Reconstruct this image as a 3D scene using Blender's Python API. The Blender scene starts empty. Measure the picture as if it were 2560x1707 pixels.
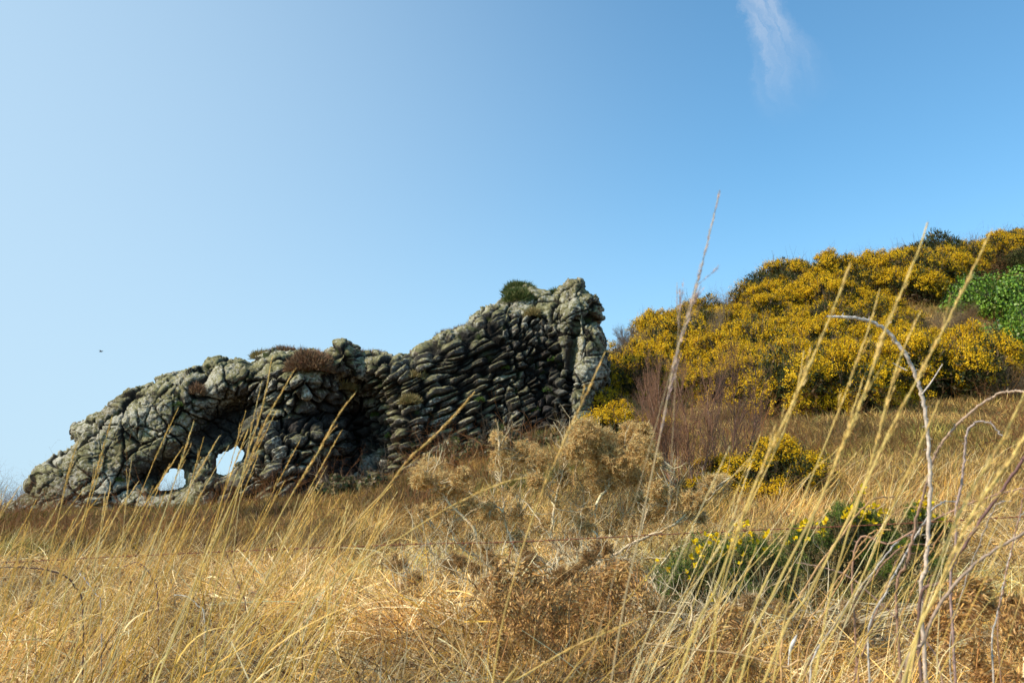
import bpy, math, random
import numpy as np
from mathutils import Vector
from mathutils.bvhtree import BVHTree

# ---------------------------------------------------------------- basics
RNG = np.random.default_rng(7)
random.seed(7)
scene = bpy.context.scene
COL = scene.collection
F_PX = 995.0
PITCH = math.radians(11.31)
CAM = np.array([0.0, 0.0, 1.2])
_up = np.array([0, -math.sin(PITCH), math.cos(PITCH)])
_fw = np.array([0, math.cos(PITCH), math.sin(PITCH)])

def ray(px, row):
    return np.array([(px - 512) / F_PX, 0, 0]) + _up * ((341 - row) / F_PX) + _fw

def at(px, row, Y):
    d = ray(px, row)
    return CAM + d * (Y / d[1])

def project(P):
    Q = np.asarray(P) - CAM
    z = Q @ _fw
    return 512 + F_PX * Q[..., 0] / z, 341 - F_PX * (Q @ _up) / z

def tag(o, label=None, cat=None, group=None, kind=None):
    if label: o['label'] = label
    if cat: o['category'] = cat
    if group: o['group'] = group
    if kind: o['kind'] = kind
    return o

def empty(name, loc):
    o = bpy.data.objects.new(name, None)
    o.empty_display_size = 0.1
    o.location = [float(v) for v in loc]
    COL.objects.link(o)
    return o

def np_mesh(name, V, F, mat=None, col=None, attrs=None, smooth=False):
    """V (n,3); F (m,k) array with k = 3 or 4, or a list of such arrays."""
    V = np.asarray(V, dtype=np.float32)
    Fs = F if isinstance(F, list) else [F]
    Fs = [np.asarray(f, dtype=np.int32) for f in Fs if len(f)]
    me = bpy.data.meshes.new(name)
    me.vertices.add(len(V))
    me.vertices.foreach_set('co', V.ravel())
    loops = np.concatenate([f.ravel() for f in Fs])
    tot = np.concatenate([np.full(len(f), f.shape[1], dtype=np.int32) for f in Fs])
    start = np.concatenate([[0], np.cumsum(tot)[:-1]]).astype(np.int32)
    me.loops.add(len(loops))
    me.loops.foreach_set('vertex_index', loops)
    me.polygons.add(len(tot))
    me.polygons.foreach_set('loop_start', start)
    me.polygons.foreach_set('loop_total', tot)
    if smooth:
        me.polygons.foreach_set('use_smooth', np.ones(len(tot), dtype=bool))
    if col is not None:
        a = me.color_attributes.new('Col', 'FLOAT_COLOR', 'POINT')
        c = np.ones((len(V), 4), dtype=np.float32)
        c[:, :3] = col
        a.data.foreach_set('color', c.ravel())
    for k, v in (attrs or {}).items():
        a = me.attributes.new(k, 'FLOAT', 'POINT')
        a.data.foreach_set('value', np.asarray(v, dtype=np.float32))
    me.update(calc_edges=True)
    if mat: me.materials.append(mat)
    return me

def link(name, me, parent=None, loc=None):
    """Link mesh `me` (world coordinates); a child keeps its mesh in the frame of its thing."""
    o = bpy.data.objects.new(name, me)
    if parent is not None:
        o.parent = parent
    if loc is not None:
        o.location = [float(v) for v in loc]
    COL.objects.link(o)
    return o

# ---------------------------------------------------------------- noise
def _hash(ix, iy, iz, s=0):
    n = (ix.astype(np.int64) * 73856093) ^ (iy.astype(np.int64) * 19349663) ^ (iz.astype(np.int64) * 83492791) ^ (s * 2654435761 & 0x7fffffff)
    n = n & 0xffffffff
    n = ((n ^ (n >> 16)) * 0x45d9f3b) & 0xffffffff
    n = ((n ^ (n >> 16)) * 0x45d9f3b) & 0xffffffff
    n = n ^ (n >> 16)
    return (n & 0xffffff) / float(0x1000000)

def vnoise(P, s=0):
    P = np.asarray(P, dtype=float)
    I = np.floor(P); f = P - I; u = f * f * (3 - 2 * f)
    r = 0
    for dx in (0, 1):
        for dy in (0, 1):
            for dz in (0, 1):
                w = (u[:, 0] if dx else 1 - u[:, 0]) * (u[:, 1] if dy else 1 - u[:, 1]) * (u[:, 2] if dz else 1 - u[:, 2])
                r = r + w * _hash(I[:, 0] + dx, I[:, 1] + dy, I[:, 2] + dz, s)
    return r * 2 - 1

def fbm(P, oct=4, s=0, gain=0.5):
    P = np.asarray(P, dtype=float)
    a, t, r = 1.0, 0.0, 0
    for k in range(oct):
        r = r + a * vnoise(P, s + k * 17); t += a; a *= gain; P = P * 2.03 + 11.7
    return r / t

def voronoi(P, s=0, jit=0.9):
    """returns edge distance, id-random (n,4), vector from nearest seed (cell units)"""
    I = np.floor(P)
    n = len(P)
    b1 = np.full(n, 1e9); b2 = np.full(n, 1e9)
    s1 = np.zeros((n, 3)); s2 = np.zeros((n, 3)); c1 = np.zeros((n, 3))
    for dx in (-1, 0, 1):
        for dy in (-1, 0, 1):
            for dz in (-1, 0, 1):
                C = I + (dx, dy, dz)
                S = C + 0.5 + np.asarray(jit) * (np.stack([_hash(C[:, 0], C[:, 1], C[:, 2], s + q) for q in (1, 2, 3)], 1) - 0.5)
                d = ((S - P) ** 2).sum(1)
                m1 = d < b1
                m2 = (~m1) & (d < b2)
                b2 = np.where(m1, b1, np.where(m2, d, b2))
                s2 = np.where(m1[:, None], s1, np.where(m2[:, None], S, s2))
                b1 = np.where(m1, d, b1)
                s1 = np.where(m1[:, None], S, s1)
                c1 = np.where(m1[:, None], C, c1)
    e = (b2 - b1) / (2 * np.sqrt(((s2 - s1) ** 2).sum(1)) + 1e-6)
    R = np.stack([_hash(c1[:, 0], c1[:, 1], c1[:, 2], s + q) for q in (5, 6, 7, 8)], 1)
    return e, R, P - s1

def poly_sd(X, Z, poly):
    """signed distance (positive inside) of points to a closed polygon"""
    P = np.asarray(poly, dtype=float)
    best = np.full(X.shape, 1e9); inside = np.zeros(X.shape, bool)
    for i in range(len(P)):
        a = P[i]; b = P[(i + 1) % len(P)]
        d = b - a; L = (d ** 2).sum() + 1e-12
        t = np.clip(((X - a[0]) * d[0] + (Z - a[1]) * d[1]) / L, 0, 1)
        best = np.minimum(best, (X - a[0] - t * d[0]) ** 2 + (Z - a[1] - t * d[1]) ** 2)
        cr = ((a[1] > Z) != (b[1] > Z))
        with np.errstate(divide='ignore', invalid='ignore'):
            xi = a[0] + (Z - a[1]) * d[0] / (d[1] if d[1] != 0 else 1e-9)
        inside ^= cr & (X < xi)
    return np.where(inside, 1, -1) * np.sqrt(best)

def sstep(x, a, b):
    t = np.clip((x - a) / (b - a), 0, 1)
    return t * t * (3 - 2 * t)

# ---------------------------------------------------------------- materials
def new_mat(name):
    m = bpy.data.materials.new(name); m.use_nodes = True
    nt = m.node_tree; nt.nodes.clear()
    return m, nt

class N:
    def __init__(s, nt): s.nt = nt
    def __call__(s, kind, props=None, **ins):
        n = s.nt.nodes.new(kind)
        for k, v in (props or {}).items(): setattr(n, k, v)
        for k, v in ins.items():
            key = int(k[1:]) if k[0] == 'i' and k[1:].isdigit() else k.replace('_', ' ')
            if isinstance(v, bpy.types.NodeSocket): s.nt.links.new(v, n.inputs[key])
            else: n.inputs[key].default_value = v
        return n

def ramp(n, fac, stops):
    r = n('ShaderNodeValToRGB', Fac=fac)
    cr = r.color_ramp
    while len(cr.elements) < len(stops): cr.elements.new(0.5)
    for e, (p, c) in zip(cr.elements, stops):
        e.position = p; e.color = (c, c, c, 1) if isinstance(c, (int, float)) else (*c, 1)
    return r.outputs['Color']

def mixc(n, fac, a, b, mode='MIX'):
    m = n('ShaderNodeMix', {'data_type': 'RGBA', 'blend_type': mode})
    for i, v in ((0, fac), (6, a), (7, b)):
        if isinstance(v, bpy.types.NodeSocket): n.nt.links.new(v, m.inputs[i])
        else: m.inputs[i].default_value = (*v, 1) if isinstance(v, tuple) and len(v) == 3 else v
    return m.outputs[2]

def mat_plant(name, tint=(1, 1, 1), trans=0.3, rough=0.75, inst=False, noise=0.0, spec=0.25):
    """vertex colour plant material with light passing through thin blades"""
    m, nt = new_mat(name); n = N(nt)
    c = n('ShaderNodeAttribute', {'attribute_name': 'Col'}).outputs['Color']
    c = mixc(n, 1.0, c, tint, 'MULTIPLY')
    if inst:
        t = n('ShaderNodeAttribute', {'attribute_name': 'tint', 'attribute_type': 'INSTANCER'}).outputs['Color']
        c = mixc(n, 1.0, c, t, 'MULTIPLY')
    if noise:
        pos = n('ShaderNodeNewGeometry').outputs['Position']
        nz = n('ShaderNodeTexNoise', Vector=pos, Scale=noise, Detail=3.0).outputs['Fac']
        c = mixc(n, 1.0, c, ramp(n, nz, [(0.3, 0.6), (0.7, 1.35)]), 'MULTIPLY')
    p = n('ShaderNodeBsdfPrincipled', Base_Color=c, Roughness=rough)
    p.inputs['Specular IOR Level'].default_value = spec
    out = n('ShaderNodeOutputMaterial')
    if trans > 0:
        tr = n('ShaderNodeBsdfTranslucent', Color=c)
        mx = n('ShaderNodeMixShader', Fac=trans)
        nt.links.new(p.outputs[0], mx.inputs[1]); nt.links.new(tr.outputs[0], mx.inputs[2])
        nt.links.new(mx.outputs[0], out.inputs[0])
    else:
        nt.links.new(p.outputs[0], out.inputs[0])
    return m

# ---------------------------------------------------------------- terrain
_ctrl = []
def _c(px, rows):
    for Y, r in rows: _ctrl.append(at(px, r, Y))
_c(-300, [(5, 700), (12, 577), (20, 540), (28, 526), (45, 562)])
_c(0,    [(5, 697), (8, 614), (12, 570), (18, 535), (24, 521), (28, 514), (34, 520), (45, 550)])
_c(140,  [(28, 509), (34, 513)])
_c(250,  [(5, 697), (8, 608), (12, 559), (18, 524), (24, 509), (28, 503), (34, 509), (48, 552)])
_c(430,  [(5, 695), (8, 600), (12, 547), (18, 504), (26, 468), (31, 455), (38, 452), (50, 490)])
_c(600,  [(5, 692), (8, 592), (12, 524), (18, 462), (26, 425), (32, 405), (40, 382), (52, 400)])
_c(800,  [(5, 692), (8, 582), (12, 508), (18, 450), (26, 416), (34, 352), (42, 294), (48, 278), (60, 320)])
_c(700,  [(34, 362), (40, 330), (45, 316), (54, 345)])
_c(1024, [(5, 690), (8, 575), (12, 492), (18, 440), (26, 398), (34, 333), (44, 264), (52, 240), (65, 285)])
_c(1300, [(5, 690), (12, 482), (26, 388), (44, 240), (60, 240)])
for x in (-9, -3, 3, 9):
    _ctrl.append(np.array([x, 0.0, 0.02])); _ctrl.append(np.array([x, -9.0, -0.6])); _ctrl.append(np.array([x*0.6, 2.2, 0.2]))
_ctrl = np.array(_ctrl)
def _tps_k(r2): return 0.5 * r2 * np.log(r2 + 1e-9)
_n = len(_ctrl)
_A = np.zeros((_n + 3, _n + 3))
_d2 = ((_ctrl[:, None, :2] - _ctrl[None, :, :2]) ** 2).sum(2)
_A[:_n, :_n] = _tps_k(_d2) + np.eye(_n) * 0.6
_A[:_n, _n] = 1; _A[:_n, _n + 1:] = _ctrl[:, :2]; _A[_n:, :_n] = _A[:_n, _n:].T
_w = np.linalg.solve(_A, np.concatenate([_ctrl[:, 2], np.zeros(3)]))

def gz(x, y):
    x = np.atleast_1d(np.asarray(x, float)); y = np.atleast_1d(np.asarray(y, float))
    xc = np.clip(x, -55, 62); yc = np.clip(y, -14, 72)
    z = _w[_n] + _w[_n + 1] * xc + _w[_n + 2] * yc
    for i in range(_n):
        z = z + _w[i] * _tps_k((xc - _ctrl[i, 0]) ** 2 + (yc - _ctrl[i, 1]) ** 2)
    z = np.clip(z, -3, 22)
    far = sstep(np.hypot((x - 8) / 1.0, y - 20), 50, 110)
    z = z * (1 - far) + (-6.0) * far
    P = np.stack([x, y, np.zeros_like(x)], 1)
    near = sstep(np.hypot(x, y), 2, 14)
    z = z + fbm(P * 0.55, 3, 3) * (0.05 + 0.10 * near) + fbm(P * 2.3, 2, 9) * 0.035
    return z

def ground_hit(px, row, y0=2.5, y1=70.0):
    d = ray(px, row); Y = np.linspace(y0, y1, 400)
    P = CAM + d[None, :] * (Y / d[1])[:, None]
    g = gz(P[:, 0], P[:, 1])
    k = np.nonzero(P[:, 2] < g)[0]
    return P[k[0]] if len(k) else None

def build_ground():
    m, nt = new_mat('ground_soil'); n = N(nt)
    pos = n('ShaderNodeNewGeometry').outputs['Position']
    a = n('ShaderNodeTexNoise', Vector=pos, Scale=0.5, Detail=6.0).outputs['Fac']
    b = n('ShaderNodeTexNoise', Vector=pos, Scale=14.0, Detail=5.0).outputs['Fac']
    c = ramp(n, a, [(0.3, (0.10, 0.065, 0.03)), (0.5, (0.17, 0.11, 0.05)), (0.68, (0.10, 0.095, 0.035))])
    c = mixc(n, 1.0, c, ramp(n, b, [(0.3, 0.5), (0.7, 1.4)]), 'MULTIPLY')
    bp = n('ShaderNodeBump', Strength=0.8, Distance=0.05, Height=b)
    p = n('ShaderNodeBsdfPrincipled', Base_Color=c, Roughness=0.95, Normal=bp.outputs[0])
    p.inputs['Specular IOR Level'].default_value = 0.1
    nt.links.new(p.outputs[0], n('ShaderNodeOutputMaterial').inputs[0])
    t = np.linspace(-1, 1, 361)
    xs = np.sinh(t * 4.2) / np.sinh(4.2) * 1500
    u = np.linspace(-0.42, 1, 400)
    ys = np.sinh(u * 4.4) / np.sinh(4.4) * 2500 + 4
    X, Y = np.meshgrid(xs, ys)
    Z = gz(X.ravel(), Y.ravel())
    V = np.stack([X.ravel(), Y.ravel(), Z], 1)
    nx = len(xs); i = np.arange(len(ys) - 1)[:, None] * nx + np.arange(nx - 1)[None, :]
    i = i.ravel()
    F = np.stack([i, i + 1, i + 1 + nx, i + nx], 1)
    o = link('ground', np_mesh('ground', V, F, m, smooth=True))
    tag(o, 'sloping hillside ground rising from the camera to the rock and the ridge', 'ground', kind='structure')
import time as _t; build_ground()

# ---------------------------------------------------------------- camera, light, sky
cd = bpy.data.cameras.new('camera'); cam = bpy.data.objects.new('camera', cd); COL.objects.link(cam)
cam.location = CAM.tolist(); cam.rotation_euler = (math.pi / 2 + PITCH, 0, 0)
cd.sensor_width = 36.0; cd.lens = F_PX / 1024 * 36.0
cd.clip_start = 0.05; cd.clip_end = 6000
cd.dof.use_dof = True; cd.dof.focus_distance = 9.0; cd.dof.aperture_fstop = 8.0
scene.camera = cam

SUN_AZ = math.radians(-114)      # measured clockwise from +Y
SUN_EL = math.radians(39)
sd = Vector((math.sin(SUN_AZ) * math.cos(SUN_EL), math.cos(SUN_AZ) * math.cos(SUN_EL), math.sin(SUN_EL)))
ld = bpy.data.lights.new('sun', 'SUN'); ld.energy = 5.0; ld.angle = math.radians(0.55); ld.color = (1.0, 0.90, 0.74)
sun = bpy.data.objects.new('sun', ld); COL.objects.link(sun)
sun.rotation_euler = (-sd).to_track_quat('-Z', 'Y').to_euler()
sun.location = (-20, 0, 30)

w = bpy.data.worlds.new('World'); scene.world = w; w.use_nodes = True
nt = w.node_tree; nt.nodes.clear(); n = N(nt)
sky = n('ShaderNodeTexSky', {'sky_type': 'NISHITA', 'sun_disc': False, 'sun_elevation': SUN_EL, 'sun_rotation': SUN_AZ,
                             'air_density': 1.0, 'dust_density': 0.6, 'ozone_density': 1.6, 'altitude': 10})
gen = n('ShaderNodeTexCoord').outputs['Generated']
nrm = n('ShaderNodeVectorMath', {'operation': 'NORMALIZE'}, i0=gen).outputs[0]
# air haze: paler towards the sun side and towards the horizon
hz_dir = Vector((-0.80, 0.55, 0.05)).normalized()
dot = n('ShaderNodeVectorMath', {'operation': 'DOT_PRODUCT'}, i0=nrm, i1=tuple(hz_dir)).outputs['Value']
hz = n('ShaderNodeMapRange', {'interpolation_type': 'SMOOTHSTEP'}, Value=dot, i1=0.30, i2=1.06, i3=0.0, i4=0.95).outputs[0]
sep = n('ShaderNodeSeparateXYZ', i0=nrm).outputs['Z']
hor = n('ShaderNodeMapRange', {'interpolation_type': 'SMOOTHERSTEP'}, Value=sep, i1=-0.05, i2=0.40, i3=0.62, i4=0.0).outputs[0]
mx = n('ShaderNodeMath', {'operation': 'MAXIMUM'}, i0=hz, i1=hor).outputs[0]
inv = n('ShaderNodeMath', {'operation': 'MULTIPLY'}, i0=n('ShaderNodeMath', {'operation': 'SUBTRACT'}, i0=1.0, i1=hz).outputs[0],
        i1=n('ShaderNodeMath', {'operation': 'SUBTRACT'}, i0=1.0, i1=hor).outputs[0]).outputs[0]
haze = n('ShaderNodeMath', {'operation': 'SUBTRACT'}, i0=1.0, i1=inv).outputs[0]
skc = mixc(n, 1.0, sky.outputs[0], (1.30, 2.05, 2.18), 'MULTIPLY')
c = mixc(n, haze, skc, (5.7, 7.7, 9.4))
# thin cirrus wisp, fixed in direction
cd_ = Vector(tuple(ray(776, 48))).normalized()
ax = Vector(tuple(ray(815, 120) - ray(765, 10))).normalized()
ax = (ax - cd_ * ax.dot(cd_)).normalized(); ay = cd_.cross(ax).normalized()
u = n('ShaderNodeVectorMath', {'operation': 'DOT_PRODUCT'}, i0=nrm, i1=tuple(ax)).outputs['Value']
v = n('ShaderNodeVectorMath', {'operation': 'DOT_PRODUCT'}, i0=nrm, i1=tuple(ay)).outputs['Value']
f = n('ShaderNodeVectorMath', {'operation': 'DOT_PRODUCT'}, i0=nrm, i1=tuple(cd_)).outputs['Value']
uv = n('ShaderNodeCombineXYZ', X=u, Y=v, Z=0.0).outputs[0]
wn = n('ShaderNodeTexNoise', Vector=uv, Scale=9.0, Detail=7.0, Roughness=0.7).outputs['Color']
uvw = n('ShaderNodeVectorMath', {'operation': 'MULTIPLY_ADD'}, i0=wn, i1=(0.07, 0.07, 0.0), i2=uv).outputs[0]
sp = n('ShaderNodeSeparateXYZ', i0=uvw)
U = n('ShaderNodeMath', {'operation': 'SUBTRACT'}, i0=sp.outputs['X'], i1=0.035).outputs[0]
Vv = n('ShaderNodeMath', {'operation': 'SUBTRACT'}, i0=sp.outputs['Y'], i1=0.035).outputs[0]
# width grows along the wisp
wid = n('ShaderNodeMapRange', Value=U, i1=-0.06, i2=0.13, i3=0.012, i4=0.055).outputs[0]
q = n('ShaderNodeMath', {'operation': 'DIVIDE'}, i0=Vv, i1=wid).outputs[0]
q2 = n('ShaderNodeMath', {'operation': 'MULTIPLY'}, i0=q, i1=q).outputs[0]
g1 = n('ShaderNodeMapRange', {'interpolation_type': 'SMOOTHSTEP'}, Value=q2, i1=0.0, i2=1.6, i3=1.0, i4=0.0).outputs[0]
g2 = n('ShaderNodeMapRange', {'interpolation_type': 'SMOOTHSTEP'}, Value=U, i1=-0.065, i2=0.075, i3=1.0, i4=0.0).outputs[0]
g2b = n('ShaderNodeMapRange', {'interpolation_type': 'SMOOTHSTEP'}, Value=U, i1=-0.11, i2=-0.05, i3=0.0, i4=1.0).outputs[0]
st = n('ShaderNodeMapping', Vector=uvw, Scale=(10.0, 75.0, 1.0), Rotation=(0, 0, 0.12)).outputs[0]
sn = n('ShaderNodeTexNoise', Vector=st, Scale=1.0, Detail=6.0, Roughness=0.6).outputs['Fac']
g3 = n('ShaderNodeMapRange', Value=sn, i1=0.32, i2=0.66, i3=0.12, i4=1.0).outputs[0]
fr = n('ShaderNodeMath', {'operation': 'GREATER_THAN'}, i0=f, i1=0.5).outputs[0]
def mul(a, b): return n('ShaderNodeMath', {'operation': 'MULTIPLY'}, i0=a, i1=b).outputs[0]
cl = mul(mul(mul(mul(g1, g2), g2b), mul(g3, fr)), 0.52)
c = mixc(n, cl, c, (8.6, 8.9, 9.6))
bg = n('ShaderNodeBackground', Color=c, Strength=0.1)
nt.links.new(bg.outputs[0], n('ShaderNodeOutputWorld').inputs[0])

scene.render.engine = 'CYCLES'
scene.view_settings.view_transform = 'Standard'; scene.view_settings.look = 'None'
scene.view_settings.exposure = 0; scene.view_settings.gamma = 1
scene.cycles.max_bounces = 4; scene.cycles.diffuse_bounces = 2; scene.cycles.glossy_bounces = 1
scene.cycles.transmission_bounces = 2; scene.cycles.transparent_max_bounces = 4
scene.cycles.caustics_reflective = False; scene.cycles.caustics_refractive = False
# ---------------------------------------------------------------- the rock arch
YR = 28.0
S = 1 / 2.5
OUT = [(0,1262),(34,1246),(57,1232),(80,1230),(82,1213),(96,1194),(96,1183),(126,1160),(142,1144),(168,1123),(186,1106),(174,1087),
 (182,1064),(214,1049),(253,1030),(291,1007),(325,987),(356,972),(383,957),(406,947),(448,940),(452,932),(501,922),(505,930),(509,915),
 (536,903),(559,909),(605,900),(624,907),(643,892),(685,883),(708,892),(765,889),(777,873),(788,873),(796,886),(819,879),(842,863),(869,860),
 (892,873),(903,890),(937,892),(953,893),(987,896),(1025,889),(1056,876),(1083,866),(1106,845),(1140,834),(1171,815),(1178,795),(1201,783),
 (1213,768),(1243,757),(1251,742),(1282,728),(1289,723),(1343,723),(1381,723),(1384,735),(1392,722),(1408,719),(1412,708),(1435,703),(1456,707),(1463,730),
 (1478,735),(1492,746),(1504,772),(1494,788),(1501,803),(1489,811),(1500,830),(1509,838),(1519,876),(1515,918),(1507,979),(1498,1014),(1500,1042),
 (1490,1160),(1300,1215),(1100,1240),(940,1262),(850,1300),(700,1340),(400,1370),(100,1350),(-10,1330)]
HOLES = [[(431,1177),(456,1175),(461,1206),(434,1217),(402,1219),(412,1204),(414,1192),(430,1185)],
 [(589,1118),(600,1135),(594,1147),(576,1156),(571,1169),(555,1180),(545,1178),(546,1153),(555,1140),(574,1133)]]
PILLOW = [(252,401),(262,388),(291,384),(318,381),(330,391),(353,396),(387,367),(433,355),(460,341),(494,312),(525,321),(548,321),(560,340),
 (566,376),(568,413),(572,470),(433,500),(385,520),(330,540),(236,520),(230,480),(244,470),(240,455),(262,432)]
PILLAR = [(500,325),(500,285),(560,285),(575,280),(612,295),(620,480),(566,470),(567,413),(562,380),(552,345),(540,322)]
def _w2(pts, s=1.0): return [tuple(at(p[0]*s, p[1]*s, YR)[[0, 2]]) for p in pts]
OUTW = _w2(OUT, S); HW = [_w2(h, S) for h in HOLES]; PW = _w2(PILLOW); LW = _w2(PILLAR)

def rock_base():
    h = 0.05
    P = np.array(OUTW)
    xs = np.arange(P[:, 0].min() - .2, P[:, 0].max() + .2, h); zs = np.arange(P[:, 1].min() - .2, P[:, 1].max() + .2, h)
    X, Z = np.meshgrid(xs, zs)
    jag = fbm(np.stack([X.ravel()*1.6, Z.ravel()*1.6, np.zeros(X.size)], 1), 3, 41).reshape(X.shape) * 0.07
    d = poly_sd(X, Z, OUTW)
    dh = np.full(X.shape, 1e9)
    for hw in HW: dh = np.minimum(dh, -poly_sd(X, Z, hw))
    d = d + jag; dh = dh + jag * 1.0 - 0.03
    dd = np.minimum(d, dh)
    px, row = project(np.stack([X, np.full(X.shape, YR), Z], -1))
    dp = np.clip(d, 0, None)
    R = 0.95
    prof = np.sqrt(np.clip(1 - (1 - np.clip(dp / R, 0, 1)) ** 2, 0, 1))
    profh = np.sqrt(np.clip(1 - (1 - np.clip(np.clip(dh, 0, None) / 0.55, 0, 1)) ** 2, 0, 1))
    prof = np.minimum(prof, 0.30 + 0.70 * profh) if False else prof * (0.45 + 0.55 * profh)
    # large forms, metres towards the camera
    def G(cx, cy, rx, ry, ang=0):
        a = math.radians(ang); u = (px-cx)*math.cos(a)+(row-cy)*math.sin(a); v = -(px-cx)*math.sin(a)+(row-cy)*math.cos(a)
        return np.exp(-(u/rx)**2-(v/ry)**2)
    T = 2.0 + np.interp(px, [20, 150, 300, 335, 372, 400, 470, 540, 568, 606], [-0.5, 0.1, 0.75, 0.5, 0.55, 0.6, 0.2, -0.25, 0.1, 0.3])
    T = T + 0.5 * sstep(row, 340, 480) * sstep(px, 385, 420)
    T = T - 0.7 * (1 - sstep(row, 290, 350)) * sstep(px, 420, 500)
    # cave in the middle, overhanging
    T = T - 2.1 * G(360, 428, 25, 32, -12) - 1.3 * G(345, 470, 45, 26, -15) - 0.9 * G(320, 415, 48, 16, -14) - .9*G(372,400,16,30,-20)
    T = T - 0.5 * G(350, 388, 20, 6, 0)
    # dark recess about the holes
    T = T - 1.15 * G(222, 428, 36, 20, -38) - 0.8 * G(160, 470, 34, 14, -25) - 0.8*G(236,412,26,14,-10)
    # lower-left toe of cobbles stands forward
    T = T + 0.45 * G(255, 478, 45, 26, 0)
    # crack left of the pillar
    T = T - 0.5 * np.exp(-((px - np.interp(row, [300, 340, 380, 415, 460], [574, 571, 566, 564, 566])) / 3.0) ** 2) * sstep(row, 318, 335)
    nz = fbm(np.stack([X.ravel()*0.8, Z.ravel()*0.8, np.zeros(X.size)], 1), 3, 71).reshape(X.shape)
    T = np.clip(T + 0.35 * nz, 0.25, 4)
    yf = YR - T * prof; yb = YR + (1.3 + 0.3 * nz) * prof
    yf = yf - 0.06; yb = yb + 0.06
    ok = dd > 0
    idx = -np.ones(X.shape, int); idx[ok] = np.arange(ok.sum()); n0 = ok.sum()
    Vf = np.stack([X[ok], yf[ok], Z[ok]], 1); Vb = np.stack([X[ok], yb[ok], Z[ok]], 1)
    q = ok[:-1, :-1] & ok[1:, :-1] & ok[:-1, 1:] & ok[1:, 1:]
    a = idx[:-1, :-1][q]; b = idx[:-1, 1:][q]; c = idx[1:, 1:][q]; e = idx[1:, :-1][q]
    Ff = np.stack([a, b, c, e], 1); Fb = np.stack([a, e, c, b], 1) + n0
    ed = np.concatenate([Ff[:, [0, 1]], Ff[:, [1, 2]], Ff[:, [2, 3]], Ff[:, [3, 0]]])
    key = {}
    for u_, v_ in ed.tolist(): key[(u_, v_)] = 1
    bd = [(u_, v_) for (u_, v_) in key if (v_, u_) not in key]
    bd = np.array(bd)
    Fs = np.stack([bd[:, 1], bd[:, 0], bd[:, 0] + n0, bd[:, 1] + n0], 1)
    V = np.concatenate([Vf, Vb])
    # the slab and its tunnels run obliquely, back to the left
    dy = V[:, 1] - YR
    V[:, 0] += dy * -0.32 * (1 - sstep(V[:, 0], -7.5, -1.5)); V[:, 2] += dy * 0.07
    return V, np.concatenate([Ff, Fb, Fs])

def rock_dense():
    V, F = rock_base()
    me = np_mesh('rock_tmp', V, F)
    o = bpy.data.objects.new('rock_tmp', me); COL.objects.link(o)
    r = o.modifiers.new('r', 'REMESH'); r.mode = 'VOXEL'; r.voxel_size = ROCK_VOX; r.adaptivity = 0
    s = o.modifiers.new('s', 'SMOOTH'); s.factor = 0.5; s.iterations = 3
    dg = bpy.context.evaluated_depsgraph_get(); ev = o.evaluated_get(dg); em = ev.to_mesh()
    nv = len(em.vertices); co = np.zeros(nv * 3); em.vertices.foreach_get('co', co)
    no = np.zeros(nv * 3); em.vertices.foreach_get('normal', no)
    nl = len(em.loops); li = np.zeros(nl, dtype=np.int32); em.loops.foreach_get('vertex_index', li)
    tot = np.zeros(len(em.polygons), dtype=np.int32); em.polygons.foreach_get('loop_total', tot)
    assert (tot == 4).all()
    ev.to_mesh_clear(); bpy.data.objects.remove(o); bpy.data.meshes.remove(me)
    return co.reshape(-1, 3), no.reshape(-1, 3), li.reshape(-1, 4)

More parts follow.
